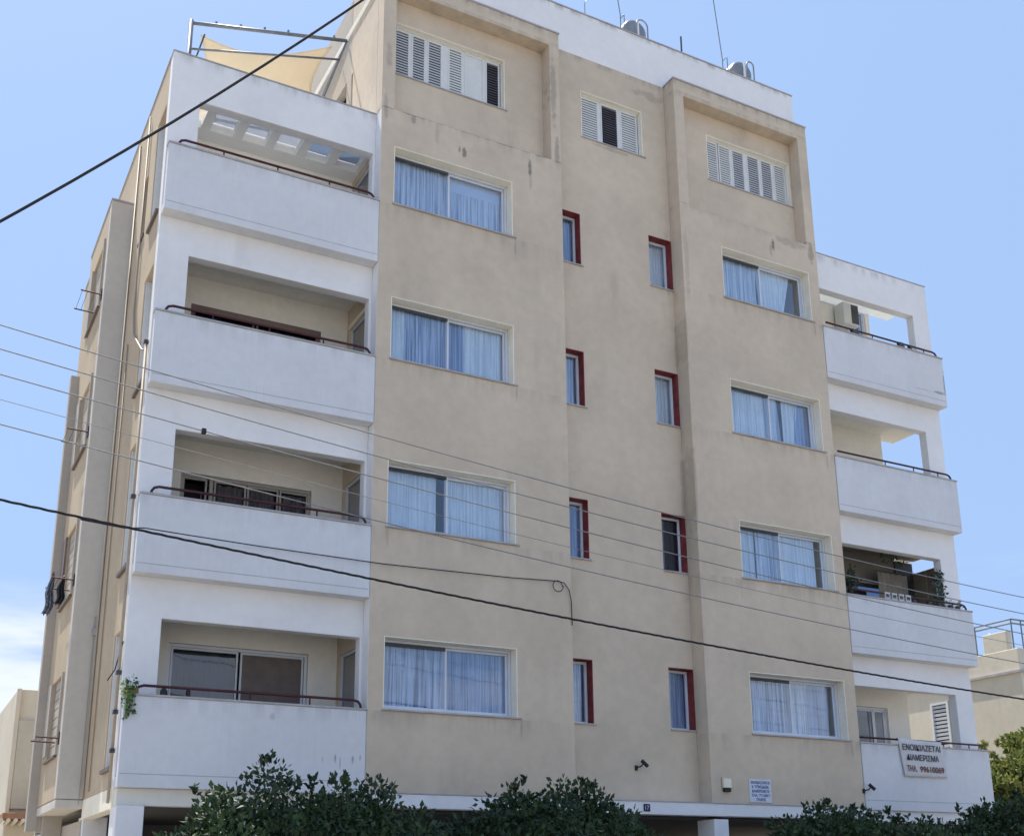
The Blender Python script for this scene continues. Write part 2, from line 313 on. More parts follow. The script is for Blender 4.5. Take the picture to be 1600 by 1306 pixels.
# ---- big windows with curtains
def curtain_mesh(x0, x1, z0, z1, y, amp, freq, seed, skew0=0.0, skew1=0.0):
    rnd = random.Random(seed); n = max(24, int((x1 - x0) * 90)); mb = MB(); vs = []; ph = [rnd.uniform(0, 6.28) for _ in range(4)]; fr = [freq * rnd.uniform(.8, 1.25), freq * .43, freq * 1.9, freq * .19]
    zz = [z0, z0 * .5 + z1 * .5, z1]
    for j, z in enumerate(zz):
        t = j / 2
        for i in range(n + 1):
            f = i / n; x = x0 + skew0 * (1 - t) + (x1 + skew1 * (1 - t) - x0 - skew0 * (1 - t)) * f
            yy = y + amp * (math.sin(fr[0] * x + ph[0]) * .55 + math.sin(fr[1] * x + ph[1]) * .3 + math.sin(fr[2] * x + ph[2] + t * .6) * .25 + .3 * math.sin(fr[3] * x + ph[3]))
            vs.append((x, yy, z))
    fs = [(j * (n + 1) + i, j * (n + 1) + i + 1, (j + 1) * (n + 1) + i + 1, (j + 1) * (n + 1) + i) for j in range(2) for i in range(n)]
    mb.add(vs, fs); return mb
def liner(w, x0, x1, z0, z1, y0, y1, m, sides='TLR', t=.014, e=.003):
    mb = MB()
    if 'T' in sides: mb.box(x0 - .0, x1 + .0, y0 - e, y1, z1 - t, z1 + .0015)
    if 'R' in sides: mb.box(x1 - t, x1 + .0015, y0 - e, y1, z0, z1 - t - .0005)
    if 'L' in sides: mb.box(x0 - .0015, x0 + t, y0 - e, y1, z0, z1 - t - .0005)
    return mb.obj('reveal', m, w)
def big_window(x0, x1, z0, z1, panes, seed, side, floor):
    w = MB(); yf = .195; fwid = .045
    # fixed outer frame
    w.box(x0 + .015, x0 + .015 + fwid, yf, yf + .07, z0 + .03, z1 - .016); w.box(x1 - .015 - fwid, x1 - .0155, yf, yf + .07, z0 + .03, z1 - .016)
    w.box(x0 + .015 + fwid, x1 - .015 - fwid, yf, yf + .07, z1 - .055, z1 - .016); w.box(x0 + .015 + fwid, x1 - .015 - fwid, yf, yf + .07, z0 + .03, z0 + .075)
    o = w.obj('window', ALU, B, .004)
    xm = (x0 + x1) / 2 - .03
    # sliding sashes
    sash = [(x0 + .062, xm + .03, .215), (xm - .02, x1 - .062, .245)]
    for q, (a, b, y) in enumerate(sash):
        s = MB(); t = .038
        s.box(a, a + t, y, y + .028, z0 + .077, z1 - .057); s.box(b - t, b, y, y + .028, z0 + .077, z1 - .057)
        s.box(a + t, b - t, y, y + .028, z0 + .077, z0 + .077 + t); s.box(a + t, b - t, y, y + .028, z1 - .057 - t, z1 - .057); s.obj('sash', ALU, o, .003)
        MBX(a + t - .003, b - t + .003, y + .010, y + .016, z0 + .077 + t - .003, z1 - .057 - t + .003).obj('pane', GLASS, o)
    MBX(x0 + .07, xm, .206, .2145, z1 - .115, z1 - .06).obj('head_shadow_line', DARKM, o)  # dark strip paints the thin shadow line at the window head
    MBX(x0 - .02, x1 + .07, -.035, .194, z0 - .002, z0 + .026).obj('sill', MARBLE, o, .004)
    liner(o, x0, x1, z0 + .027, z1, 0, yf, CREAM)
    wd = x1 - x0 - .12
    if side == 'L' and floor == 3: MBX(x0 + 1.2, x1 - .07, .328, .334, z0 + .05, z1 - .05).obj('roller_blind', CUR[4], o)
    for i, (f0, f1, top, ci, amp, s0, s1) in enumerate(panes):
        curtain_mesh(x0 + .06 + wd * f0, x0 + .06 + wd * f1, z0 + .05, z0 + .05 + (z1 - z0 - .08) * top, .312, min(amp, .022), 58, seed * 17 + i, s0, s1).obj('curtain', CUR[ci], o, smooth=True)
    return o
P = {('L', 3): [(0, .50, 1, 0, .030, 0, 0), (.53, 1.0, .70, 0, .012, 0, 0)],
     ('L', 2): [(0, .14, 1, 2, .02, 0, 0), (.14, .50, 1, 1, .03, 0, 0), (.50, .64, 1, 3, .03, 0, 0), (.64, .99, 1, 2, .012, 0, 0)],
     ('L', 1): [(0, .42, 1, 2, .006, 0, 0), (.50, 1.0, 1, 2, .008, 0, 0)],
     ('L', 0): [(0, .49, 1, 1, .035, 0, 0), (.5, 1, 1, 3, .035, 0, 0)],
     ('R', 3): [(0, .47, 1, 0, .02, 0, 0), (.47, .90, 1, 2, .010, .08, -.28)],
     ('R', 2): [(0, .47, 1, 2, .02, 0, 0), (.47, .62, 1, 0, .025, 0, .05), (.67, .86, 1, 2, .02, 0, -.07), (.84, 1, .97, 3, .005, -.1, 0)],
     ('R', 1): [(0, .23, 1, 2, .015, 0, 0), (.25, .47, 1, 0, .02, 0, 0), (.47, .93, 1, 2, .004, 0, 0)],
     ('R', 0): [(0, .47, 1, 1, .03, 0, 0), (.47, .72, 1, 0, .02, 0, .05), (.72, .96, 1, 3, .004, 0, -.05)]}
for k in range(4):
    big_window(XL0, XL1, FZ[k], FT[k], P[('L', k)], k + 1, 'L', k)
    big_window(XR0, XR1, FZ[k], FT[k], P[('R', k)], k + 11, 'R', k)
# ---- small red-lined windows
for k in range(4):
    for j, (x0, x1) in enumerate(((XC - .57, XC), (XS0, XS1))):
        z0, z1 = SZ[k], ST[k]; yf = YR + .17; w = MB(); t = .045
        a, b = x0 + .016, x1 - .016
        w.box(a, a + t, yf, yf + .05, z0 + .03, z1 - .016); w.box(b - t, b, yf, yf + .05, z0 + .03, z1 - .016)
        w.box(a + t, b - t, yf, yf + .05, z0 + .03, z0 + .03 + t); w.box(a + t, b - t, yf, yf + .05, z1 - .016 - t, z1 - .016)
        o = w.obj('small_window', ALU, B, .004)
        MBX(a + t, b - t, yf + .02, yf + .028, z0 + .03 + t, z1 - .016 - t).obj('pane', GLASS if not (j == 1 and k == 1) else GLASSD, o)
        ci = {(0, 0): 1, (0, 1): 3, (0, 2): 0, (0, 3): 3, (1, 0): 3, (1, 1): None, (1, 2): 2, (1, 3): 2}[(j, k)]
        if ci is not None:
            curtain_mesh(a, b, z0 + .04, z1 - .02, yf + .10, .022 if k in (0, 2) else .006, 60, 90 + k * 2 + j).obj('curtain', CUR[ci], o, smooth=True)
        else: curtain_mesh(a, b, z0 + .04, z1 - .02, yf + .10, .015, 60, 77).obj('curtain', CURB, o, smooth=True)
        liner(o, x0, x1, z0 + .024, z1, YR, yf, RED, 'TR' if j else 'TR')
        MBX(x0 - .01, x1 + .05, YR - .03, yf, z0 - .004, z0 + .0235).obj('sill', MARBLE, o, .004)

# ---- louvred shutters of the top floor
slat_me = {}
def slat(kind, wd, h):
    key = (kind, round(wd, 3), h)
    if key not in slat_me:
        m = MB(); d, t = .018, .006
        m.add([(0, 0, 0), (wd, 0, 0), (wd, d, h), (0, d, h), (0, 0 + t, -.002), (wd, t, -.002), (wd, d + t, h - .004), (0, d + t, h - .004)],
              [(0, 1, 2, 3), (4, 7, 6, 5), (0, 4, 5, 1), (3, 2, 6, 7), (0, 3, 7, 4), (1, 5, 6, 2)])
        me = bpy.data.meshes.new('slat'); me.from_pydata(m.v, [], m.f); me.materials.append(kind); slat_me[key] = me
    return slat_me[key]
def shutter_window(x0, x1, z0, z1, ywall, leaves):
    yf = ywall + .085
    fr = MB(); t = .035
    fr.box(x0 + .004, x0 + t, yf, yf + .06, z0 + .02, z1 - .008); fr.box(x1 - t, x1 - .004, yf, yf + .06, z0 + .02, z1 - .008)
    fr.box(x0 + t, x1 - t, yf, yf + .06, z0 + .02, z0 + .045); fr.box(x0 + t, x1 - t, yf, yf + .06, z1 - .04, z1 - .008)
    w = fr.obj('shuttered_window', SHUT, B, .004)
    MBX(x0 - .01, x1 + .06, ywall - .025, yf, z0 - .004, z0 + .019).obj('sill', MARBLE, w, .004)
    liner(w, x0, x1, z0 + .02, z1, ywall, yf, CREAM)
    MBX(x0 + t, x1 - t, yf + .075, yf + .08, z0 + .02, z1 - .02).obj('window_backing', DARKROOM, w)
    fl = MB(); prev_ = x0 + t
    for (a, b, kind) in leaves + [(x1 - t, 0, '')]:
        if a - prev_ > .066: fl.box(prev_ + .0005, a - (.0325 if kind else .0005), yf + .014, yf + .03, z0 + .046, z1 - .041)
        prev_ = b + .032
    fl.obj('filler_board', SHUT, w)
    for (a, b, kind) in leaves:
        st = .032; zb, zt = z0 + .047, z1 - .042; y = yf + .008
        lf = MB()
        lf.box(a - st, a, y, y + .035, zb, zt); lf.box(b, b + st, y, y + .035, zb, zt); lf.box(a, b, y, y + .035, zb, zb + .05); lf.box(a, b, y, y + .035, zt - .05, zt)
        if kind == 'plain':
            lf.box(a, b, y + .012, y + .024, zb + .05, zt - .05)
        o = lf.obj('shutter_leaf', SHUT, B)
        if kind == 'plain': continue
        if kind == 'dark': o['label'] = 'shutter leaf with dark slats'
        mm = {'white': SHUT, 'grey': SHUT2, 'dark': SHUTDK}[kind]; me = slat(mm, b - a, {'white': .051, 'grey': .046, 'dark': .042}[kind])
        n = 16; z = zb + .058; dz = (zt - zb - .12) / n
        for i in range(n):
            s = bpy.data.objects.new('slat', me); COL.objects.link(s); s.parent = o; s.location = (a, y - .002, z + i * dz)
shutter_window(*hsl, .3, [(.41, .66, 'grey'), (.76, .99, 'grey'), (1.09, 1.34, 'grey'), (1.53, 1.78, 'white'), (1.88, 2.24, 'plain'), (2.34, 2.59, 'dark')])
shutter_window(*hsm, YR, [(4.56, 4.94, 'white'), (5.06, 5.43, 'dark'), (5.55, 5.91, 'white')])
shutter_window(*hsr, .3, [(7.72, 8.0, 'white'), (8.09, 8.36, 'white'), (8.46, 8.74, 'grey'), (8.88, 9.17, 'grey'), (9.27, 9.54, 'grey'), (9.65, 9.92, 'white')])

# ---- white blocks with loggias, left and right
zo = [5.48 + 3 * k for k in range(4)]; zo[3] = 14.39
lh = [(-3.164, -.055, 3.14 + 3 * k, zo[k]) for k in range(4)]
MB().wall('Y', XF, -.004, 3.0, ZV, YW, YW + .2, lh).obj('loggia_wall', WHITE, B, .01)
rh = [(XE + .02, 13.435, 3.14 + 3 * k, zo[k]) for k in range(4)]
MB().wall('Y', XE + .004, XH, 3.0, ZW, YW, YW + .2, rh).obj('loggia_wall', WHITE, B, .01)
MBX(XF - .01, -.004, YW - .012, YW + .215, ZV, ZV + .025).obj('coping', MARBLE, B, .005)
MBX(XE + .004, XH + .012, YW - .012, YW + .215, ZW, ZW + .025).obj('coping', MARBLE, B, .005)
MBX(-.0035, .0, .0, YW + .2, 3.03, ZV - .02).obj('bay_return_face', WHITE, B)
def balcony(x0, x1, k, side):
    z1 = 4.28 + 3 * k; z0 = 3.0 if k == 0 else 3.085 + 3 * k
    p = MB()
    p.box(x0, x1, -.0117, .12, z0, z1)                              # front parapet
    p.box(x0 + .001, x1 - .001, .12, YW - .001, z0 + .001, z0 + .16)            # slab nib
    o = p.obj('balcony', WHITEB, B, .008)
    MBX(x0 - .015, x1 + .012, -.03, .14, z1, z1 + .03).obj('coping', MARBLE, o, .005)
    zg = z0 + .18 if k == 0 else z0 + .13
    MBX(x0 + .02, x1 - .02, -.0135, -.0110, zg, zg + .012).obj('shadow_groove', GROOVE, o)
    # hollow boards of the formwork show as faint vertical joints
    g = MB(); x = x0 + .12; rr = random.Random(k * 7 + (side == 'R'))
    while x < x1 - .05:
        h0 = rr.uniform(.0, .25); g.box(x, x + .005, -.0128, -.0110, zg + .03 + h0, z1 - .05 - rr.uniform(0, .3)); x += .12
    # rail
    yr = .055; zr = z1 + .16; r = .021
    a, b = (x0 + .16, x1 - .07) if side == 'L' else (x0 + .15, x1 - .10)
    pts = [(a, yr, z1 + .02), (a + .005, yr, z1 + .08), (a + .04, yr, zr - .025), (a + .11, yr, zr)] if side == 'L' else [(a, yr, zr), (a + .3, yr, zr)]
    pts += [(b - .13, yr, zr), (b - .05, yr, zr - .02), (b - .01, yr, zr - .07), (b, yr, z1 + .02)]
    rail = MB(); 
    if k == 0 and side == 'R': pts = [(x0 + .05, yr, zr - .03), (XH - .02, yr, zr - .03)]
    rail.tube(pts, r, 10)
    rail.obj('handrail', RAILM, o, smooth=True)
    for xx in ([x0 + .9, (x0 + x1) / 2, x1 - .9] if side == 'L' else [x1 - .5, x1 - 1.25, x1 - 2.1]):
        MB().tube([(xx, yr + .002, z1 + .02), (xx, yr + .002, zr - (.03 if k == 0 and side == 'R' else .005))], .013, 6).obj('rail_post', RAILM, o)
    return o
for k in range(4):
    bl = balcony(XF, -.012, k, 'L'); br = balcony(XE + .01, XH, k, 'R')
    # side parapet and floor slab of the right, open corner
    MBX(XH - .13, XH - .001, YW + .201, 1.6, 3.1 + 3 * k, 4.27 + 3 * k).obj('side_parapet', WHITE, B, .006)
# left parapet returns
# loggia inner surfaces
LB = {0: (-2.79, -.50, 5.385), 1: (-2.79, -.555, 8.245), 2: (-2.82, -.50, 11.29), 3: (-2.4, -1.0, 14.0)}
MB().wall('Y', XF + .2, -.001, 3.1, 15.0, 1.45, 1.6, [(LB[k][0], LB[k][1], 3.12 + 3 * k, LB[k][2]) for k in range(3)]).obj('loggia_back_wall', INNER, B)
MB().wall('Y', XE + .001, 13.29, 3.1, 15.0, 1.45, 1.6, [(11.72, 12.66, 3.12, 5.31), (11.0, 12.95, 7.2, 8.12), (12.70, 13.16, 13.6, 15.02)]).obj('loggia_back_wall', INNERW, B)
for k in range(1, 5):
    z = 3 * k + 2.74 - 3
    zc = 3.0 + 3 * k - .15
    if k < 4:
        MBX(XF + .2, -.001, YW + .2005, 1.449, zc - .05, zc + .2).obj('floor_slab', INNER, B)
        MBX(XE + .001, XH - .002, YW + .2005, 1.70, zc - .05, zc + .2).obj('floor_slab', INNERW, B)
MBX(XF + .01, -.001, YW + .2005, 9.1, 2.99, 3.1).obj('floor_slab', SOFFIT, B)
MBX(XE + .001, 13.3, YW + .2005, 9.1, 2.99, 3.1).obj('floor_slab', SOFFIT, B)
MBX(.0, XE - .001, .502, 9.1, 2.85, 3.02).obj('floor_slab', SOFFIT, B)
# top floor loggia ceilings: concrete lattice with square openings
def lattice(x0, x1, y0, y1, z, n):
    m = MB(); w = (x1 - x0) / n
    m.box(x0, x1, y0, y0 + .12, z, z + .16); m.box(x0, x1, y1 - .35, y1, z, z + .16)
    for i in range(n + 1): m.box(x0 + i * w - (.08 if i else 0), x0 + i * w + (.08 if i < n else 0), y0 + .1205, y1 - .3505, z + .001, z + .159)
    return m.obj('ceiling_lattice', TOPW, B)
lattice(XF + .205, -.002, YW + .201, 1.449, 14.5, 6)
MB().box(XF + .2, -.002, 1.6, 9.1, 14.7, 14.86).obj('terrace_slab', SOFFIT, B)
# added near-white lining of the top left loggia; bounced sunlight is in its colour
MB().wall('Y', XF + .201, -.003, 12.1, 14.5, 1.425, 1.449).obj('added_lining', TOPW, B)
MBX(XF + .202, -.003, .452, 1.42, 12.06, 12.075).obj('added_lining', TOPW, B)
MBX(XF + .202, -.003, .4465, .451, 12.1, 14.49).obj('added_lining', TOPW, B) if False else None
MBX(-2.9, -1.22, .58, 1.08, 14.665, 14.675).obj('added_sheet', mat('milky light sheet', (.72, .74, .78), .5, .03, 2, transl=((.66, .70, .78), .38)), B)  # translucent sheet added to soften the contrast of the ceiling openings
MBX(-1.19, -.05, .58, 1.08, 14.665, 14.675).obj('added_sheet', mat('sky tinted sheet', (.55, .62, .74), .5, .03, 2, transl=((.5, .6, .75), .33)), B)  # added sheet, tinted bluish like sky seen through the openings
for y in (.46, 1.02): MBX(13.80, 13.83, y, y + .54, 7.1, 8.46).obj('side_screen', mat('dim reed screen', (.22, .2, .16), .95, .15, 4), B)
MBX(13.26, 13.80, 1.38, 1.44, 7.1, 8.7).obj('side_screen', DARKM, B)
SHD = mat('loggia shade paint', (.20, .185, .165), .9, .1, 1)  # dark colour of added panels stands in for shade in this loggia
MBX(10.33, 13.28, 1.425, 1.449, 8.13, 8.795).obj('added_lining', SHD, B)
MBX(10.33, 13.9, .46, 1.42, 8.775, 8.79).obj('added_lining', SHD, B)
MBX(12.96, 13.28, 1.425, 1.449, 7.1, 8.129).obj('added_lining', SHD, B)
LATM = mat('milky light top sheet', (.7, .72, .74), .5, .03, 2, transl=((.72, .74, .74), .5))
MBX(XE + .003, 13.92, YW + .21, 1.44, 14.93, 14.94).obj('added_sheet', LATM, B)  # translucent sheet added so the loggia below is lit from above
# doors and windows on the loggia back walls
def slider(x0, x1, z0, z1, y, cells, mframe=ALU, name='sliding_door'):
    f = MB(); t = .05
    f.box(x0 + .003, x0 + t, y, y + .08, z0, z1 - .003); f.box(x1 - t, x1 - .003, y, y + .08, z0, z1 - .003); f.box(x0 + t, x1 - t, y, y + .08, z1 - t, z1 - .003)
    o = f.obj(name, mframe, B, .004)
    MBX(x0 + .02, x1 - .02, y + .5, y + .52, z0, z1).obj('room_shade_sheet', DARKROOM, o)
    for (a, b, kind) in cells:
        s = MB(); u = .03
        if kind != 'bar':
            s.box(a, a + u, y + .02, y + .055, z0, z1 - t - .002); s.box(b - u, b, y + .02, y + .055, z0, z1 - t - .002); s.box(a + u, b - u, y + .02, y + .055, z1 - t - .035, z1 - t - .002); s.obj('sash', mframe, o)
        else: s.box(a, b, y + .015, y + .06, z0, z1 - t - .002); s.obj('mullion', mframe, o)
        if kind == 'glass': MBX(a + u, b - u, y + .035, y + .041, z0, z1 - t - .037).obj('pane', GLASSD, o)
        if kind == 'brown': MBX(a + u, b - u, y + .03, y + .045, z0, z1 - t - .037).obj('roller_blind', BROWN, o)
        if kind == 'netd': curtain_mesh(a + u, b - u, z0, z1 - t - .04, y + .10, .03, 50, int(a * 100) % 97).obj('curtain', NETD, o, smooth=True); MBX(a + u, b - u, y + .035, y + .041, z0, z1 - t - .037).obj('pane', GLASSN, o)
        if kind == 'net': curtain_mesh(a + u, b - u, z0, z1 - t - .04, y + .14, .03, 50, int(a * 100) % 97).obj('curtain', CURB, o, smooth=True); MBX(a + u, b - u, y + .035, y + .041, z0, z1 - t - .037).obj('pane', GLASSD, o)
        if kind == 'netblue': curtain_mesh(a + u, b - u, z0, z1 - t - .04, y + .36, .03, 50, 5).obj('curtain', CUR[3], o, smooth=True); MBX(a + u, b - u, y + .035, y + .041, z0, z1 - t - .037).obj('pane', GLASSD, o)
    return o
slider(-2.79, -.50, 3.12, 5.385, 1.50, [(-2.73, -1.66, 'netblue'), (-1.62, -.56, 'brown')])
TAUPE = mat('taupe frame', (.34, .32, .29), .5, .05, 4); NETD = mat('taupe curtain', (.24, .22, .23), .95, .08, 3, pleats=.4)
slider(-2.79, -.555, 6.12, 8.245, 1.50, [(-2.74, -2.34, 'dark'), (-2.30, -2.24, 'bar'), (-2.22, -1.68, 'netd'), (-1.66, -1.12, 'netd'), (-1.10, -.60, 'netd')], TAUPE)
o3 = slider(-2.82, -.50, 9.12, 11.29, 1.50, [(-2.76, -1.7, 'net'), (-1.66, -.55, 'net')], BROWNR)
MBX(-2.815, -.505, 1.44, 1.5, 11.17, 11.285).obj('roller_box', BROWNR, o3)
slider(11.72, 12.66, 3.12, 5.31, 1.50, [(11.78, 12.28, 'net'), (12.3, 12.6, 'glass')])
slider(11.0, 12.95, 7.2, 8.12, 1.50, [(11.05, 11.98, 'glass'), (12.0, 12.9, 'glass')], DARKM, 'wide_window')
slider(12.70, 13.16, 13.6, 15.0, 1.47, [(12.75, 13.11, 'net')])
for k in range(4):       # doors through the flank, seen edge on
    z1 = 5.38 + 3 * k; z0 = 3.12 + 3 * k; f = MB(); X = .03
    f.box(X, X + .06, .503, .545, z0, z1); f.box(X, X + .06, 1.275, 1.317, z0, z1); f.box(X, X + .06, .545, 1.275, z1 - .045, z1 - .001)
    o = f.obj('flank_door', ALU, B)
    MBX(X + .02, X + .028, .545, 1.275, z0, z1 - .045).obj('pane', GLASSD, o)
    MBX(X + .06, X + .075, .9, .94, z0, z1 - .05).obj('sash', ALU, o)
    MBX(.6, .62, .47, 1.69, z0, z1 + .3).obj('room_shade_sheet', DARKROOM, o)
MBX(-.016, -.001, .46, 1.36, 11.40, 11.47).obj('door_canopy', CREAM, B)

# ---- left flank (sunlit side)
sideholes = [(.50, 1.20, 3.30 + 3 * k, 5.35 + 3 * k) for k in range(4)] + [(1.75, 2.12, 12.55, 13.75)]
MB().wall('X', YW + .201, 2.9, 3.02, ZV, XF, XF + .2, sideholes).obj('flank_wall', SIDE, B, .01)
MBX(XF + .001, XF + .2, 2.9005, 9.4, 3.02, ZV).obj('flank_wall', SIDE, B)
MBX(XF - .012, XF + .21, YW + .216, 9.4, ZV, ZV + .025).obj('coping', MARBLE, B)
MBX(XF + .02, -.01, .10, .30, 2.76, 2.999).obj('edge_beam', SOFFIT, B, .01)
MBX(XF - .004, XF + .2, .301, 2.9, 2.72, 3.018).obj('edge_beam', CREAM, B, .01)
for k in range(4):
    z0, z1 = 3.30 + 3 * k, 5.35 + 3 * k; o = MB().box(XF + .12, XF + .15, .51, 1.19, z0 + .03, z1 - .01).obj('flank_window', SHUT2, B)
    MBX(XF + .02, XF + .12, 1.15, 1.199, z0 + .03, z1 - .002).obj('shutter_leaf', SHUT, o)
    MBX(XF - .05, XF + .12, .47, 1.24, z0 - .03, z0 + .028).obj('sill', BROWN, o)  # dark sill colour carries the shadow line under the window
    for i in range(16):
        MBX(XF + .105, XF + .119, .53, 1.14, z0 + .06 + i * .12, z0 + .13 + i * .12).obj('slat', SHUT, o)
MBX(XF + .11, XF + .13, 1.755, 2.115, 12.56, 13.74).obj('flank_window', DARKM, B)
MBX(XF - .03, XF + .11, 1.70, 2.16, 12.50, 12.548).obj('sill', BROWN, B)
# down pipes and cable runs on the flank
MB().tube([(XF - .02, 2.84, 15.0), (XF - .02, 2.84, 3.3), (XF - .02, 2.80, 3.05)], .018, 8).obj('down_pipe', PVC, B, smooth=True)
MB().tube([(XF - .04, .36, 9.9), (XF - .04, .36, 2.8)], .022, 8).obj('down_pipe', PVC, B, smooth=True)
MB().tube([(XF - .03, 1.9, 15.0), (XF - .03, 1.9, 11.1), (XF - .03, 1.7, 10.6), (XF - .03, .8, 9.95), (XF - .03, .5, 9.8)], .018, 8).obj('cable_run', PVC, B, smooth=True)
MB().tube([(XF - .02, 2.3, 10.7), (XF - .02, 2.3, 3.1)], .012, 6).obj('cable_run', PVC, B, smooth=True)
MB().tube([(XF - .02, .30, 5.1), (XF - .04, .7, 4.75), (XF - .10, .9, 4.62)], .009, 6).obj('cable_run', CABLE, B)
for z in (4.05, 4.62, 3.5, 7.3, 9.85): MBX(XF - .075, XF - .01, .32, .40, z, z + .06).obj('pipe_clip', DARKM, B)
# projecting stair wall
XS = -4.07
vh = [(3.30, 4.55, 3.75 + 2.68 * k, 5.1 + 2.68 * k) for k in range(4)]
MBX(XS, XF + .0, 2.9, 3.1, 3.03, 13.77).obj('stair_wall_front', STRIP, B, .012)
MB().wall('X', 3.101, 5.2, 3.03, 13.77, XS, XS + .12, vh).obj('stair_wall_side', SIDE, B, .01)
MBX(XS + .121, XF - .001, 3.101, 5.2, 13.6, 13.77).obj('stair_wall_cap', SIDE, B)
MBX(XS - .012, XF - .002, 2.885, 5.2, 13.77, 13.80).obj('coping', MARBLE, B)
MBX(XS + .002, XF - .001, 2.902, 5.2, 2.88, 3.015).obj('stair_wall_base', STRIP, B, .008)
MBX(XS + .02, XF - .01, 2.93, 5.1, 3.0155, 3.0295).obj('shadow_groove', GROOVE, B)
MB().tube([(XF - .07, 2.87, 2.95), (XF - .07, 2.87, 6.0)], .006, 5).obj('cable_run', PVC, B)
MBX(-3.76, -3.64, 2.84, 2.899, 5.68, 5.80).obj('junction_box', MARBLE, B, .004)
MBX(XS + .12, XS + .14, 3.25, 5.1, 3.03, 13.5).obj('stair_shade_sheet', DARKROOM, B)
for k in range(4):
    z0, z1 = 3.75 + 2.68 * k, 5.1 + 2.68 * k
    o = MBX(XS + .06, XS + .085, 3.31, 4.54, z0, z1).obj('stair_window', [BROWN, SIDE_PALE, STRIP, SIDE_PALE][k], B)
    MBX(XS - .05, XS + .06, 3.26, 4.60, z0 - .04, z0 - .002).obj('sill', BROWN, o)
    MBX(XS - .035, XS + .0, 3.22, 3.299, z0, z1).obj('shutter_leaf', SIDE_PALE, o)
    MBX(XS - .03, XS + .0, 4.551, 4.95, z0 + .1, z1).obj('shutter_leaf', [SIDE_PALE, BROWNR, SIDE_PALE, SIDE_PALE][k], o)
    for i in range(8): MBX(XS + .045, XS + .0595, 3.34, 4.5, z0 + .08 + i * .16, z0 + .22 + i * .16).obj('slat', SIDE_PALE, o)
MB().wall('X', 5.2, 5.42, 2.62, 11.2, -4.22, -4.04).obj('side_fin', SIDE_PALE, B, .01)
MBX(-4.04, XF, 5.21, 5.42, 2.62, 11.2).obj('side_fin', SIDE_PALE, B)
MBX(XF + .0, XF + .2, 3.0, 9.4, 0, 2.7).obj('ground_floor_wall', SIDE_PALE, B)
MBX(XS + .1, XF - .01, 5.0, 5.2, 2.4, 2.88).obj('ground_floor_wall', SIDE_PALE, B)

# ---- ground floor: edge beams, columns, dark undercroft
MBX(.0, XE, -.004, .28, base, 3.026).obj('edge_beam', WHITE, B, .01)
MBX(-.01, XE + .01, -.014, .0, 3.027, 3.045).obj('drip_strip', MARBLE, B)
MBX(XE + .01, XH, .06, .28, 2.78, 2.999).obj('edge_beam', WHITE, B, .01)
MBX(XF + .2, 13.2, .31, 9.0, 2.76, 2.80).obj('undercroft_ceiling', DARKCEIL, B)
for (a, b, c, d_) in ((-3.63, -3.25, .05, .52), (-3.63, -3.25, 2.9, 3.35), (6.65, 6.97, .02, .52), (1.2, 1.5, 2.5, 2.9), (10.2, 10.6, .06, .5), (13.3, 13.7, .3, .7)):
    MBX(a, b, c, d_, 0, 2.759).obj('column', WHITE, B, .012)
MBX(-3.2, -.4, 5.0, 5.2, 0, 2.759).obj('undercroft_wall', BROWN, B)
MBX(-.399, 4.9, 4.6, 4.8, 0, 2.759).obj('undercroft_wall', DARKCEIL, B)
MBX(4.9, 5.1, 3.0, 4.8, 0, 2.759).obj('undercroft_wall', BROWN, B)
MBX(5.1, 7.2, 3.4, 3.6, 0, 2.759).obj('undercroft_wall', STRIP, B)
MBX(7.2, 12.9, 2.6, 2.8, 0, 2.56).obj('undercroft_wall', WOODY, B)
MB().tube([(5.2, .6, 0), (5.2, .6, 2.76)], .035, 8).obj('down_pipe', DARKM, B, smooth=True)

# thin loose wire and its loop stapled to the front
# ------------------------------------------------------------------ things on and around the block
# pergola frame + shade sail on the penthouse terrace
PG = thing('pergola_frame', 'grey steel pergola frame on the roof terrace above the white left block', 'pergola', (-3.0, 2.2, 14.86))
A0 = Vector((-3.05, 2.2, 17.5)); A1 = Vector((-.0, 2.0, 18.12))
MB().tube([(-3.05, 2.2, 14.87), tuple(A0 + Vector((0, 0, .06)))], .045, 8).obj('post', GALV, PG, smooth=True)
MB().tube([A0, A1], .035, 8).obj('beam', GALV, PG, smooth=True)
MB().tube([(-3.04, 2.24, 16.95), (-.04, 2.36, 17.92)], .022, 8).obj('brace', GALV, PG, smooth=True)
MB().tube([A1, (-.03, 3.4, 17.72), (-.03, 4.2, 17.5)], .03, 8).obj('rafter', GALV, PG, smooth=True)
MB().tube([(-2.78, 2.22, 17.36), (-2.86, 2.4, 17.0), (-2.98, 2.3, 16.7)], .015, 6).obj('guy_rope', DARKM, PG)
for i in range(1, 7):
    p = A0.lerp(A1, i / 6.6); MB().tube([p, p + Vector((0, 0, .085))], .022, 6).obj('bolt_stud', GALV, PG)
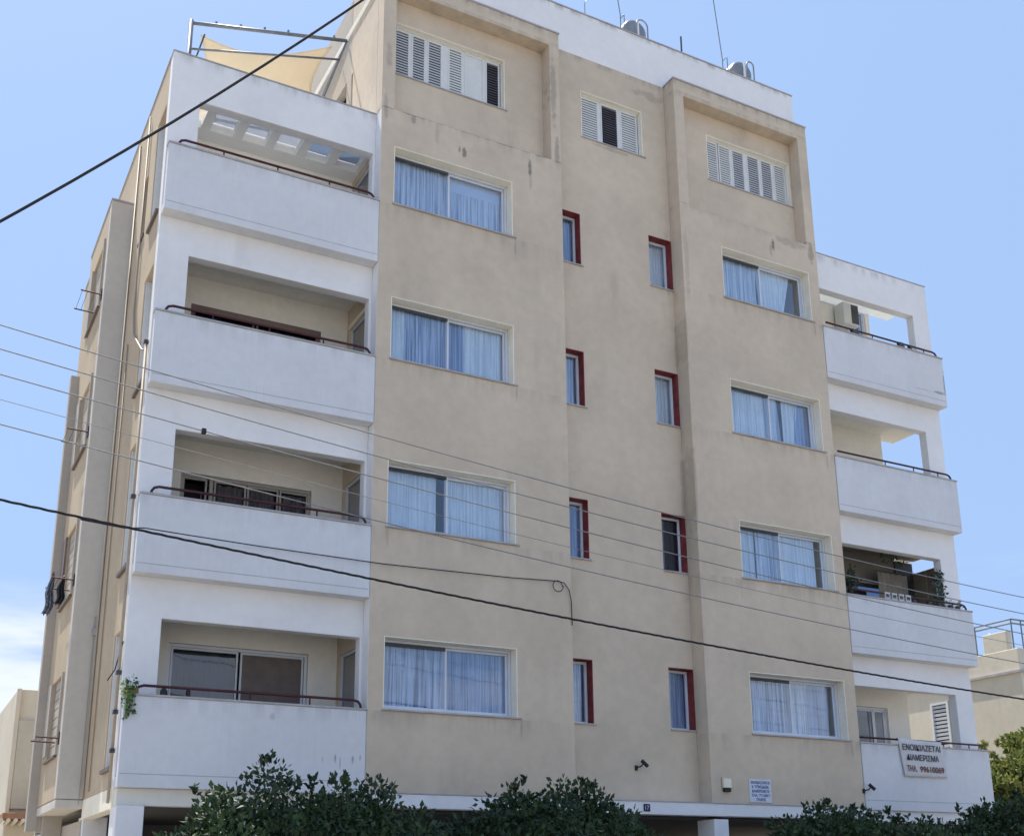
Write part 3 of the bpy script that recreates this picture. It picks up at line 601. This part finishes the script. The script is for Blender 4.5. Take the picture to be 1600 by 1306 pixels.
# sail surface: 4 corners with scooped edges
def sail():
    c = [Vector((-2.86, 2.22, 17.33)), Vector((-.25, 2.2, 18.05)), Vector((-.12, 3.7, 17.55)), Vector((-2.6, 3.9, 16.4))]
    n = 24; vs = []; fs = []
    for j in range(n + 1):
        for i in range(n + 1):
            u, v = i / n, j / n
            uu = u + (.5 - u) * .16 * math.sin(math.pi * v); vv = v + (.5 - v) * .34 * math.sin(math.pi * u)
            p = c[0].lerp(c[1], uu).lerp(c[3].lerp(c[2], uu), vv); p.z -= .14 * math.sin(math.pi * u) * math.sin(math.pi * v)
            vs.append(p)
    for j in range(n):
        for i in range(n): a = j * (n + 1) + i; fs.append((a, a + 1, a + n + 2, a + n + 1))
    return MB().add(vs, fs), c
mb, cc = sail(); so = mb.obj('shade_sail', SAILM, None, smooth=True)
tag(so, 'cream cloth shade sail stretched inside the grey rooftop pergola', 'shade sail')
sm = so.modifiers.new('thick', 'SOLIDIFY'); sm.thickness = .006

# roof tanks, pipes, masts, dish
def tank(x, z, label):
    t = thing('water_tank', label, 'water tank', (x, 2.0, 18.24), 'hot water tanks on the roof')
    vs = []; n = 28; prof = [(0, 0), (.12, .0), (.22, .015), (.29, .06), (.32, .12), (.32, 1.1), (.29, 1.17), (.2, 1.2), (0, 1.21)]
    m = MB(); 
    for (r, y) in prof:
        for k in range(n): q = 2 * math.pi * k / n; vs.append((x + r * math.cos(q), 1.9 + y, z + r * math.sin(q)))
    m.add(vs, [(i * n + k, (i + 1) * n + k, (i + 1) * n + (k + 1) % n, i * n + (k + 1) % n) for i in range(len(prof) - 1) for k in range(n)])
    m.obj('tank_body', GALV, t, smooth=True)
    MBX(x - .03, x + .03, 1.865, 1.888, z - .26, z + .24).obj('end_highlight', PAPER, t)  # white band paints the highlight on the tank end
    for dx in (-.25, .25):
        for y in (2.1, 2.9): MB().tube([(x + dx, y, 18.25), (x + dx * .8, y, z - .2)], .02, 6).obj('leg', GALV, t)
tank(7.12, 21.13, 'grey cylindrical rooftop water tank left of the bare short post')
tank(10.32, 21.16, 'grey cylindrical rooftop water tank near the right end of the roof')
def hoop(x0, x1, z, label):
    r = (x1 - x0) / 2; pts = [(x0, 1.2, 19.0)] + [(x0 + r - r * math.cos(a), 1.2, z + r * 1.0 * math.sin(a)) for a in [math.pi * i / 10 for i in range(11)]] + [(x1, 1.2, 19.0)]
    tag(MB().tube(pts, .018, 8).obj('roof_pipe', GALV, None, smooth=True), label, 'pipe', 'hooped pipes on the roof')
hoop(6.60, 6.90, 20.55, 'hooped steel pipe beside the left roof tank'); hoop(9.80, 10.0, 20.65, 'hooped steel pipe beside the right roof tank')
def mast(pts, r, label, name='antenna_mast', side=None):
    t = thing(name, label, 'antenna' if name == 'antenna_mast' else 'pipe', pts[0])
    MB().tube(pts, r, 6).obj('pole', GALV if r < .02 else DARKM, t)
    if side: MB().tube(side, .012, 6).obj('stay', GALV, t)
mast([(6.02, 1, 18.9), (6.02, 1, 20.4), (5.86, 1, 21.6)], .013, 'thin leaning antenna mast left of the left water tank', side=[(6.02, 1, 20.3), (6.12, 1, 20.45), (6.13, 1, 19.3)])
mast([(8.88, 1, 18.9), (8.88, 1, 20.3), (8.72, 1, 21.98)], .013, 'tall thin leaning antenna mast left of the right water tank', side=[(8.88, 1, 20.25), (9.02, 1, 20.42), (9.05, 1, 19.3)])
MB_ = MB().tube([(7.68, 1, 19.0), (7.69, 1, 20.47)], .022, 6).obj('roof_post', DARKM, None); tag(MB_, 'short bare dark post on the roof between the two water tanks', 'post')
tag(MB().tube([(5.08, 1, 19.0), (5.08, 1, 20.35), (5.15, 1, 20.45)], .009, 6).obj('antenna_wire', GALV, None), 'thin upright wire on the roof left of both antenna masts', 'antenna')
DI = thing('satellite_dish', 'beige satellite dish rising over the roof parapet at the top edge of the photo', 'satellite dish', (4.4, 1.3, 18.3))
vs = []; n = 28; cen = Vector((4.52, 1.1, 20.62)); ax = Vector((.2, -.85, .5)).normalized(); ua = ax.orthogonal().normalized(); va = ax.cross(ua)
for i in range(7):
    r = .40 * i / 6
    for k in range(n): q = 2 * math.pi * k / n; vs.append(cen + (ua * math.cos(q) + va * math.sin(q)) * r + ax * (r * r * .5))
dm = MB().add(vs, [(i * n + k, i * n + (k + 1) % n, (i + 1) * n + (k + 1) % n, (i + 1) * n + k) for i in range(6) for k in range(n)]).obj('reflector', FARW, DI, smooth=True)
dm.modifiers.new('t', 'SOLIDIFY').thickness = .01
MB().tube([(4.4, 1.35, 18.3), (4.4, 1.35, 20.45), (4.5, 1.15, 20.6)], .025, 8).obj('mount', DARKM, DI)
MB().tube([cen - va * .3 + ax * .03, cen + ax * .42 + Vector((0, 0, -.1))], .012, 6).obj('feed_arm', GALV, DI)

# clothes drying racks on the stair wall
def rack(z, i, label, y2):
    t = thing('drying_rack', label, 'drying rack', (XS, 3.12, z), 'drying racks on the left flank'); 
    for y in (3.12, y2): MB().tube([(XS + .03, y, z), (XS - .36, y, z + .01)], .014, 6).obj('arm', RAILM, t)
    for dx in (.12, .24, .33): MB().tube([(XS - dx, 3.10, z + .012), (XS - dx, y2 + .03, z + .012)], .004, 5).obj('line', DARKM, t)
    MBX(XS - .02, XS - .001, 3.08, 3.16, z - .1, z + .1).obj('bracket', RAILM, t)
rack(11.95, 0, 'topmost drying rack on the left flank, empty', 3.9); rack(9.30, 1, 'empty drying rack just above the one with clothes', 3.8); rack(6.64, 2, 'drying rack holding the dark washing on the left flank', 3.9); rack(4.0, 3, 'lowest rusty red drying rack on the left flank, empty', 3.75)
def garment(x, y, z, w, h, m, label):
    vs = []; fs = []; n, q = 8, 10; rr = random.Random(int(w * 1000))
    for j in range(q + 1):
        t = j / q; ww = w * (.25 + .75 * min(1, t * 2.2))
        for i in range(n + 1):
            f = i / n - .5; vs.append((x + f * ww + .03 * math.sin(j * .9 + 1) * t - t * .05, y + .04 * math.sin(i * 1.9 + j * .25), z - h * t - (.03 if i in (2, 6) and j == q else 0)))
    for j in range(q):
        for i in range(n): a = j * (n + 1) + i; fs.append((a, a + 1, a + n + 2, a + n + 1))
    o = MB().add(vs, fs).obj('garment', m, None, smooth=True); o.modifiers.new('t', 'SOLIDIFY').thickness = .008
    tag(o, label, 'clothing', 'washing on the drying rack')
PATT = mat('patterned grey cloth', (.14, .15, .19), .9, .7, 22)
garment(-4.36, 3.55, 6.86, .12, .75, PATT, 'long patterned grey garment at the outer end of the drying rack')
garment(-4.20, 3.45, 6.78, .11, .50, BLACKP, 'black garment hanging nearer the wall on the drying rack')

# wall fittings
def cctv(x, y, z, label):
    t = thing('security_camera', label, 'camera', (x, y, z), 'black security cameras on the front wall')
    MBX(x - .028, x + .028, y - .02, y - .001, z - .07, z + .02).obj('wall_plate', BLACKP, t, .004)
    MB().tube([(x, y - .02, z - .02), (x + .05, y - .10, z), (x + .08, y - .12, z + .05)], .012, 6).obj('arm', BLACKP, t)
    c = MB(); c.tube([(x + .06, y - .10, z + .10), (x + .14, y - .17, z - .01)], .033, 12); c.obj('housing', BLACKP, t)
cctv(5.24, YR, 3.66, 'black wall camera on the recessed beige strip above the entrance'); cctv(10.29, .0, 3.38, 'black wall camera at the right corner of the beige wall above the trees')
t = thing('alarm_box', 'small cream box with dark underside on the wall left of the printed notice', 'alarm box', (6.93, 0, 3.34))
MBX(6.85, 7.02, -.07, -.001, 3.31, 3.47).obj('case', CREAM, t, .01); MBX(6.86, 7.01, -.065, -.001, 3.24, 3.3095).obj('lamp_lens', BLACKP, t, .008); MBX(6.84, 6.85, -.02, -.001, 3.3, 3.5).obj('conduit', PVC, t)
t = thing('notice_board', 'white square notice with five lines of blue print above the entrance beam', 'sign', (7.72, 0, 3.07))
MBX(7.465, 7.975, -.02, -.001, 3.07, 3.49).obj('panel', PAPER, t, .003)
for i, (s, w_, dz) in enumerate((('ΕΝΟΙΚΙΑΖΟΝΤΑΙ', .44, .075), ('Κ ΥΠΝΟΔΩΜ.', .40, .065), ('ΔΙΑΜΕΡΙΣΜΑΤΑ', .42, .065), ('ΤΗΛ. 99610069', .44, .065), ('ΓΡΑΦΕΙΟ', .22, .055))):
    text(s, .07, BLUEINK, t, (7.72 - w_ / 2, -.0205, 3.405 - i * .077), (1, 0, 0), (0, 0, 1), width=w_, bold=.002)
t = thing('house_number_plate', 'small navy blue house number plate on the white entrance beam', 'number plate', (5.19, 0, 2.87))
MBX(5.12, 5.25, -.018, -.005, 2.86, 2.985).obj('plate', BLUEP, t, .002)
text('17', .10, PAPER, t, (5.15, -.0185, 2.888), (1, 0, 0), (0, 0, 1), width=.075)
# banner
t = thing('banner', 'white vinyl to-let banner with Greek lettering tied to the lowest right balcony rail', 'banner', (11.9, -.04, 3.67))
c00, c10, c11, c01 = Vector((11.40, -.05, 3.67)), Vector((12.60, -.05, 3.68)), Vector((12.50, -.05, 4.40)), Vector((11.30, -.05, 4.43))
vs = []; fs = []; n, q = 24, 12
for j in range(q + 1):
    for i in range(n + 1):
        u, v = i / n, j / n * (n / q); p = c00.lerp(c10, u).lerp(c01.lerp(c11, u), j / q); p.y += .004 * math.sin(u * 9 + j * .3); p.z += .012 * math.sin(u * math.pi) * (-1 if j == q else 0); vs.append(p)
for j in range(q):
    for i in range(n): a = j * (n + 1) + i; fs.append((a, a + 1, a + n + 2, a + n + 1))
b_ = MB().add(vs, fs).obj('sheet', BANNER, t, smooth=True); b_.modifiers.new('t', 'SOLIDIFY').thickness = .006
for s, x, z, w_, hgt, m in (('ΕΝΟΙΚΙΑΖΕΤΑΙ', 11.39, 4.20, 1.06, .16, GREYINK), ('ΔΙΑΜΕΡΙΣΜΑ', 11.48, 4.0, .90, .16, GREYINK), ('ΤΗΛ.', 11.47, 3.78, .27, .16, BROWNINK), ('99610069', 11.82, 3.775, .68, .16, BROWNINK)):
    text(s, hgt, m, t, (x, -.064, z), (1, 0, -.01), (.01, 0, 1), width=w_, bold=.003)
MB().tube([(11.32, -.04, 4.42), (11.36, .05, 4.44)], .006, 5).obj('tie', DARKM, t)
MB().tube([(12.47, -.04, 4.39), (12.46, .05, 4.41)], .006, 5).obj('tie', DARKM, t)

# air conditioner on the top right balcony
t = thing('air_conditioner', 'cream outdoor air conditioner unit on the top right balcony', 'air conditioner', (12.3, 1.1, 14.5))
MBX(12.12, 12.60, 1.10, 1.40, 14.30, 14.86).obj('case', SHUT, t, .015); MBX(12.36, 12.58, 1.088, 1.099, 14.34, 14.82).obj('fan_grille', DARKM, t, .004)
MBX(12.2, 12.25, 1.401, 1.449, 14.3, 14.8).obj('bracket', GALV, t)
# small things standing on the top right rail
for x, w_, q_ in ((12.95, .06, 'rightmost narrow'), (12.62, .16, 'middle'), (11.2, .2, 'leftmost long')):
    o = MB().box(x, x + w_, .0, .1, 13.31, 13.37); o.box(x + .01, x + w_ - .01, .01, .09, 13.37, 13.44)
    tag(o.obj('planter', DARKM, None), q_ + ' dark trough on the top right parapet', 'planter', 'small dark troughs on the top right parapet')

# ------------------------------------------------------------------ plants
def leaf_cloud(centres, n_per, size, rnd, elong=1.6, upbias=.3, mats=1, weights=None):
    vs = []; fs = []; mi = []
    for ci, (cx, cy, cz, r) in enumerate(centres):
        mclump = 0 if rnd.random() < .6 else 1
        for _ in range(int(n_per * (r / .3) ** 2)):
            d = Vector((rnd.gauss(0, 1), rnd.gauss(0, 1), rnd.gauss(0, 1))).normalized(); rr = r * (rnd.random() ** .4)
            p = Vector((cx, cy, cz)) + d * rr
            a = (d + Vector((rnd.gauss(0, .6), rnd.gauss(0, .6), rnd.gauss(0, .6) + upbias))).normalized(); b = a.cross(Vector((rnd.gauss(0, 1), rnd.gauss(0, 1), rnd.gauss(0, 1)))).normalized(); nn = a.cross(b)
            s = size * rnd.uniform(.6, 1.25); w = s / elong * .5
            o = len(vs); vs += [p, p + a * s * .45 + b * w + nn * w * .3, p + a * s, p + a * s * .45 - b * w + nn * w * .3]
            fs += [(o, o + 1, o + 2), (o, o + 2, o + 3)]; m = (mclump if rnd.random() < .8 else 1 - mclump); mi += [m, m]
    m_ = MB(); m_.v = [tuple(v) for v in vs]; m_.f = fs; m_.m = mi; return m_
def shoots(tips, rnd, size, n=16):
    vs = []; fs = []; mi = []
    for (x, y, z, h) in tips:
        base_ = Vector((x, y, z - h)); dirv = Vector((rnd.gauss(0, .22), rnd.gauss(0, .2), 1)).normalized()
        for i in range(n):
            p = base_ + dirv * h * (i / n); a = (dirv * .8 + Vector((rnd.gauss(0, .7), rnd.gauss(0, .7), rnd.gauss(0, .2)))).normalized(); b = a.cross(Vector((rnd.gauss(0, 1), rnd.gauss(0, 1), rnd.gauss(0, 1)))).normalized(); s = size * rnd.uniform(.7, 1.1); w = s * .26
            o = len(vs); vs += [p, p + a * s * .45 + b * w, p + a * s, p + a * s * .45 - b * w]; fs += [(o, o + 1, o + 2), (o, o + 2, o + 3)]; mi += [0, 0]
    m_ = MB(); m_.v = [tuple(v) for v in vs]; m_.f = fs; m_.m = mi; return m_
def street_tree(x0, x1, tips, label, seed, y=-3.0, mats=None, base_z=1.2, size=.09, group='citrus trees along the pavement', ground=0.0, cz_core=1.75, name='street_tree', depth=1.1, hcore=.85):
    rnd = random.Random(seed); xc = (x0 + x1) / 2
    t = thing(name, label, 'tree', (xc, y, ground), group)
    tr = MB(); top = Vector((xc, y, base_z + .1)); pts = [(xc + .03, y, ground), (xc - .02, y, ground + (base_z - ground) * .5), (xc, y, base_z + .1)]
    tr.tube(pts, [.13, .10, .08], 10)
    for i in range(7):
        a = i * 2 * math.pi / 7 + rnd.uniform(-.3, .3); e = Vector((xc + math.cos(a) * (x1 - x0) * .36, y + math.sin(a) * depth * .8, cz_core + rnd.uniform(-.1, .7) * hcore))
        m = top.lerp(e, .5) + Vector((0, 0, -.1)); tr.tube([top - Vector((0, 0, .25)), m, e], [.05, .032, .012], 6)
    tr.obj('trunk', BARK, t, smooth=True)
    cen = []
    # tip-driven lobes
    for (tx, tz) in tips:
        for j in range(3): cen.append((tx + rnd.uniform(-.12, .12), y + rnd.uniform(-.35, .35), tz - .25 - j * .19, rnd.uniform(.22, .28) + j * .03))
    # outline interpolation keeps the crown under the tips
    tp = sorted(tips)
    def ztop(x):
        if x <= tp[0][0]: return tp[0][1] - (tp[0][0] - x) * 1.2
        if x >= tp[-1][0]: return tp[-1][1] - (x - tp[-1][0]) * 1.2
        for (a, za), (b, zb) in zip(tp, tp[1:]):
            if a <= x <= b: return za + (zb - za) * (x - a) / (b - a)
    for _ in range(150):
        x = rnd.uniform(x0 - .05, x1 + .05); f = max(0, 1 - ((x - xc) / ((x1 - x0) / 2 + .15)) ** 2); yy = y + rnd.uniform(-1, 1) * depth * math.sqrt(f)
        zt = ztop(x) - .22 - .45 * abs(yy - y) / depth; z = base_z + .15 + (zt - base_z - .15) * rnd.random() ** .7; cen.append((x, yy, z, rnd.uniform(.2, .34)))
    cr = leaf_cloud(cen, 150, size, rnd)
    tl = [(tx + rnd.uniform(-.25, .25), y + rnd.uniform(-.3, .3), tz + rnd.uniform(-.12, .03), rnd.uniform(.08, .16)) for (tx, tz) in tips for _ in range(2)]
    tl += [(x, y + rnd.uniform(-.4, .4), ztop(x) + rnd.uniform(-.18, -.06), .15) for x in [rnd.uniform(x0, x1) for _ in range(12)]]
    s2 = shoots(tl, rnd, size); o = len(cr.v); cr.v += s2.v; cr.f += [tuple(o + i for i in f) for f in s2.f]; cr.m += s2.m
    cr.obj('crown', mats or [LEAFD, LEAFM], t, kind='stuff')
    return t
street_tree(-3.7, -.35, [(-3.48, 2.3), (-3.02, 2.78), (-2.34, 3.2), (-1.68, 3.0), (-1.0, 2.96), (-.55, 2.62)], 'dark green citrus tree in front of the lowest left balcony', 1)
street_tree(-.05, 3.2, [(.2, 2.48), (.64, 2.76), (1.18, 3.04), (1.99, 3.02), (2.56, 2.76), (2.98, 2.45)], 'dark green citrus tree left of the blue house number plate', 2)
street_tree(5.5, 9.1, [(5.6, 2.5), (6.12, 2.85), (6.69, 2.92), (7.29, 2.85), (7.98, 2.79), (8.68, 2.67)], 'dark green citrus tree below the printed notice and banner', 3)
street_tree(9.2, 13.0, [(9.42, 2.64), (9.93, 2.88), (10.59, 3.04), (11.1, 3.16), (11.79, 3.3), (12.5, 3.2)], 'dark green citrus tree at the bottom right corner of the photo', 4)
street_tree(17.9, 20.8, [(18.0, 4.4), (18.5, 5.05), (19.0, 4.9), (19.5, 5.4), (20.1, 5.5), (20.6, 5.1)], 'sunlit yellow green tree between the block and the cream house', 5, y=3.9, mats=[LEAFS, LEAFS2], base_z=1.6, size=.15, group=None, cz_core=3.2, name='garden_tree', depth=1.6, hcore=1.6)

# hanging plant on the lowest left balcony corner
t = thing('trailing_plant', 'fresh green trailing plant spilling over the left corner of the lowest left balcony', 'plant', (-3.58, 0, 4.3))
rnd = random.Random(5)
MB().box(-3.66, -3.46, -.02, .12, 4.315, 4.39).obj('pot', TILE, t, .008)
cen = [(-3.6 + rnd.uniform(-.05, .06), -.04 + rnd.uniform(-.05, .05), 4.47 - .04 * i + rnd.uniform(-.02, .02), max(.035, .085 - .0035 * i)) for i in range(13)]
leaf_cloud(cen, 330, .06, rnd, 1.4, -.5).obj('foliage', [LEAFV, LEAFM], t, kind='stuff')
st = MB(); 
for i in range(6): st.tube([(-3.6 + i * .02, -.03, 4.44), (-3.62 + i * .02, -.05, 4.15), (-3.64 + i * .015, -.04, 3.9 + i * .03)], .004, 4)
st.obj('stem', LEAFV, t)
# plants and clutter on the second right balcony
t = thing('potted_plant', 'dark upright potted plant at the left of the shaded second right balcony', 'plant', (10.85, .4, 7.3), None)
MB().tube([(10.85, .4, 7.1), (10.85, .4, 7.36)], [.10, .13], 12).obj('pot', TILE, t)
leaf_cloud([(10.83, .4, 7.55, .16), (10.85, .4, 7.72, .13), (10.87, .4, 7.88, .10), (10.9, .4, 8.02, .06), (11.0, .4, 7.72, .08), (10.72, .4, 7.66, .1)], 330, .09, random.Random(8), 2.4, .6).obj('foliage', [LEAFD, LEAFD], t, kind='stuff')
t = thing('climbing_plant', 'blue grey climbing plant on the pier of the second right balcony', 'plant', (13.3, .3, 7.3))
leaf_cloud([(13.32 + .06 * math.sin(i * 2.1), .27, 7.45 + i * .055, .10) for i in range(14)], 200, .07, random.Random(9), 1.5, .0).obj('foliage', [LEAFB, LEAFD], t, kind='stuff')
MB().tube([(13.33, .25, 7.3), (13.3, .27, 7.8), (13.34, .27, 8.2)], .012, 6).obj('stem', BARK, t)
t = thing('hanging_plant', 'dark plant hanging from the ceiling of the second right balcony', 'plant', (12.3, .5, 8.7))
MB().tube([(12.1, .6, 8.75), (12.1, .6, 8.62)], .008, 5).obj('hook', DARKM, t)
leaf_cloud([(12.05, .55, 8.50, .09), (12.1, .55, 8.36, .07), (12.35, .55, 8.5, .08), (12.42, .55, 8.36, .08), (12.46, .55, 8.24, .05), (12.6, .55, 8.4, .06), (12.2, .55, 8.56, .08)], 330, .07, random.Random(10), 2, -.5).obj('foliage', [LEAFD, LEAFD], t, kind='stuff')
t = thing('reed_screen', 'tan fabric screen hanging behind the second right balcony rail', 'screen', (12.9, 1.0, 8.4))
curtain_mesh(12.35, 13.25, 7.2, 8.28, 1.1, .035, 40, 31).obj('cloth', mat('tan cloth', (.27, .24, .19), .95, .12, 3, pleats=.3), t, smooth=True); MB().tube([(12.3, 1.1, 8.3), (13.3, 1.1, 8.3)], .012, 6).obj('rod', DARKM, t)
rnd = random.Random(12)
for i, x in enumerate((11.42, 11.62, 11.82, 12.02)):
    o = MB(); o.box(x, x + .02, .03, .05, 7.315, 7.45); o.box(x + .13, x + .15, .03, .05, 7.315, 7.45); o.box(x, x + .15, .028, .052, 7.43, 7.47); o.box(x + .02, x + .13, .03, .13, 7.315, 7.36)
    tag(o.obj('planter_bracket', SHUT2, None), ['leftmost', 'second from left', 'third from left', 'rightmost'][i] + ' small white planter bracket on the second right balcony parapet', 'bracket', 'white planter brackets on the second right balcony')
for i, x in enumerate((12.3, 12.75, 13.05, 13.4, 13.62)):
    tt = thing('flower_pot', ['leftmost', 'second from left', 'middle', 'second from right', 'rightmost'][i] + ' small dark flower pot on the second right balcony parapet', 'flower pot', (x, .08, 7.31), 'small dark pots along the second right balcony')
    MB().tube([(x, .08, 7.312), (x, .08, 7.40)], [.045, .06], 10).obj('pot', DARKM, tt)
    leaf_cloud([(x, .06, 7.44, .07), (x + .05, .04, 7.36, .05)], 260, .05, rnd, 2, .2).obj('foliage', [LEAFD, LEAFD], tt, kind='stuff')
# two small pots behind the lowest left rail
for i, x in enumerate((-3.1, -2.75)):
    tt = thing('flower_pot', ['dark pot with a cone shaped cover at the left end of the lowest left balcony', 'small dark round pot on the lowest left balcony parapet'][i], 'flower pot', (x, .06, 4.31))
    MB().tube([(x, .06, 4.312), (x, .06, 4.38), (x, .06, 4.43)], [.06, .05, .015] if i == 0 else [.03, .035, .02], 10).obj('pot', BLACKP, tt)

# ------------------------------------------------------------------ overhead cables
def cat_curve(a, b, c, x0, x1, y=-3.6, n=50): return [(x0 + (x1 - x0) * i / n, y, a * (x0 + (x1 - x0) * i / n) ** 2 + b * (x0 + (x1 - x0) * i / n) + c) for i in range(n + 1)]
def wire(co, label, r=.0075, m=WIREM, extra=None):
    t = thing('overhead_wire', label, 'wire', (-20, -3.6, 0), 'overhead wires crossing the front')
    # straight-ish continuation beyond the frame keeps the poles far away
    MB().tube(cat_curve(*co, -12, 19), r, 6, mi=0).obj('strand', m, t, smooth=True)
    return t
w1 = wire((.00246, -.09169, 7.199), 'topmost of the five thin parallel wires crossing the facade')
w2 = wire((.00237, -.09216, 6.910), 'second from top of the five thin parallel wires')
w3 = wire((.00196, -.09428, 6.609), 'middle one of the five thin wires, with a small clamp over the left block')
MBX(-3.62, -3.57, -3.63, -3.57, 6.94, 7.0).obj('clamp', CABLE, w3)
w4 = wire((.00237, -.09105, 6.317), 'faintest and thinnest wire, fourth of the five parallel wires', .004)
w5 = wire((.0021, -.09199, 6.031), 'lowest of the five thin parallel wires, just above the thick twisted cable')
t = thing('twisted_cable', 'thick black twisted cable bundle crossing the facade below the thin wires', 'cable', (-20, -3.6, 0))
base_pts = cat_curve(.00167, -.07621, 5.271, -12, 19, n=700)
for ph in (0, 2.09, 4.19):
    MB().tube([(x, y + .0095 * math.cos(x * 11 + ph), z + .0095 * math.sin(x * 11 + ph)) for x, y, z in base_pts], .0075, 5).obj('strand', CABLE, t, smooth=True)
t = thing('service_cable', 'thin cable running beside the twisted bundle and ending in a coil on the beige wall', 'cable', (-4, 0, 6.7))
pp = [(-4.9, -3.6, 5.66), (-4.2, -2.2, 6.05), (-3.75, -1.1, 6.42), (-3.0, -.5, 6.58), (-1.9, -.08, 6.68), (.2, -.05, 6.66), (2.56, -.04, 6.71), (3.45, -.04, 6.755), (3.6, -.04, 6.74), (3.7, -.04, 6.62), (3.745, -.03, 6.44), (3.76, -.02, 6.0)]
MB().tube(pp, .009, 6).obj('run', CABLE, t, smooth=True)
MB().tube([(3.46 + .10 * math.cos(a), -.05 - .004 * a, 6.66 + .10 * math.sin(a)) for a in [i * .4 for i in range(17)]], .008, 6).obj('coil', CABLE, t, smooth=True)
t = thing('street_cable', 'thick black cable rising diagonally across the sky at the top left', 'cable', (-9, -5, 5))
q = [(x, -5.0, 0.02236 * x * x + 1.30858 * x + 15.53797) for x in [-12 + i * .5 for i in range(31)]]
MB().tube(q, .0165, 8).obj('sheath', CABLE, t, smooth=True)

# ------------------------------------------------------------------ neighbours
t = thing('cream_house', 'pale cream house seen past the lower left corner of the block', 'building', (-3.5, 14, 0))
MBX(-3.78, 3.0, 14, 34, 0, 6.47).obj('wall', FARW, t, .03)
MBX(-3.70, 2.9, 13.9, 13.999, 3.55, 5.70).obj('inset_panel', FARS, t, .02)
MBX(-3.80, -3.70, 13.88, 13.999, 3.45, 6.47).obj('edge_rib', FARW, t, .02)
MBX(-3.9, 3.0, 13.2, 13.999, 3.28, 3.42).obj('canopy', TILE, t, .02)
for i in range(10): MB().tube([(-4.4 + i * .16, 13.2, 3.25), (-4.4 + i * .16, 13.95, 3.2)], .05, 6).obj('roof_tile', FARW, t)
t = thing('neighbour_house', 'cream house with rooftop railing behind the trees at the right edge', 'building', (22, 5.2, 0))
MB().wall('X', 5.2, 16, 0, 8.17, 22, 22.3, [(7.9, 8.6, 5.4, 7.0)]).obj('wall', FARW, t, .02)
MB().wall('Y', 22.301, 34, 0, 8.17, 5.2, 5.5, [(23.5, 25, 4.0, 5.4)]).obj('wall', FARW, t, .02)
MBX(22.301, 34, 5.501, 16, 7.6, 7.8).obj('roof', FARS, t)
MBX(21.93, 22.0, 5.12, 16, 7.46, 7.53).obj('ledge', MARBLE, t); MBX(22.0005, 34, 5.12, 5.199, 7.46, 7.53).obj('ledge', MARBLE, t)
MBX(22.02, 22.25, 5.55, 6.4, 8.171, 8.74).obj('roof_parapet', FARW, t, .02)
f = thing('louvred_window', '', 'x', (22, 7.9, 5.4)); bpy.data.objects.remove(f)
w = MB(); w.box(21.96, 22.03, 7.9, 7.98, 5.4, 7.0); w.box(21.96, 22.03, 8.52, 8.6, 5.4, 7.0); w.box(21.96, 22.03, 7.98, 8.52, 6.93, 7.0); w.box(21.96, 22.03, 7.98, 8.52, 5.4, 5.47)
wo_ = w.obj('window', SHUT, t)
for i in range(12): MBX(21.985, 22.02, 7.98, 8.52, 5.50 + i * .12, 5.58 + i * .12).obj('slat', SHUT2, wo_)
MBX(22.05, 22.08, 7.98, 8.52, 5.4, 7.0).obj('backing', DARKROOM, wo_)
RL = thing('roof_railing', 'galvanised railing round the roof of the cream house at the right edge', 'railing', (22, 5.4, 8.17))
for z in (8.93, 9.05):
    MB().tube([(22.05, 12, z), (22.05, 5.36, z), (34, 5.36, z)], .028, 8).obj('rail', GALV, RL)
for i in range(14):
    MB().tube([(22.05 + i * .42, 5.36, 8.17), (22.05 + i * .42, 5.36, 9.04)], .022, 6).obj('baluster', GALV, RL)
for i in range(5): MB().tube([(22.05, 5.36 + (i + 1) * 1.3, 8.17), (22.05, 5.36 + (i + 1) * 1.3, 9.04)], .022, 6).obj('baluster', GALV, RL)
MB().tube([(22.1, 5.9, 8.3), (22.6, 6.6, 8.9)], .02, 6).obj('stay', GALV, RL)
# houses across the street (behind the camera) bounce light and show in the glass
for i, (x0, x1, h, m) in enumerate(((-30, -12, 7.5, INNERW), (-10, 6, 6.5, INNERW), (9, 26, 8.5, INNERW))):
    t = thing('opposite_house', ['low cream house across the street, far left, behind the viewpoint', 'low pale house across the street, straight behind the viewpoint', 'taller cream house across the street, far right, behind the viewpoint'][i], 'building', (x0, -30, 0))
    MB().wall('Y', x0, x1, 0, h, -30.3, -30.0, [(x0 + 2 + j * 3.2, x0 + 3.6 + j * 3.2, 1.2 + q * 3.1, 2.5 + q * 3.1) for j in range(int((x1 - x0 - 3) / 3.2)) for q in range(2)]).obj('wall', m, t)
    MBX(x0, x1, -38, -30.301, h - .3, h - .1).obj('roof', FARS, t); MBX(x0, x1, -38.2, -38, 0, h).obj('wall', m, t)
    MBX(x0, x0 + .2, -38, -30.301, 0, h - .3).obj('wall', m, t); MBX(x1 - .2, x1, -38, -30.301, 0, h - .3).obj('wall', m, t)
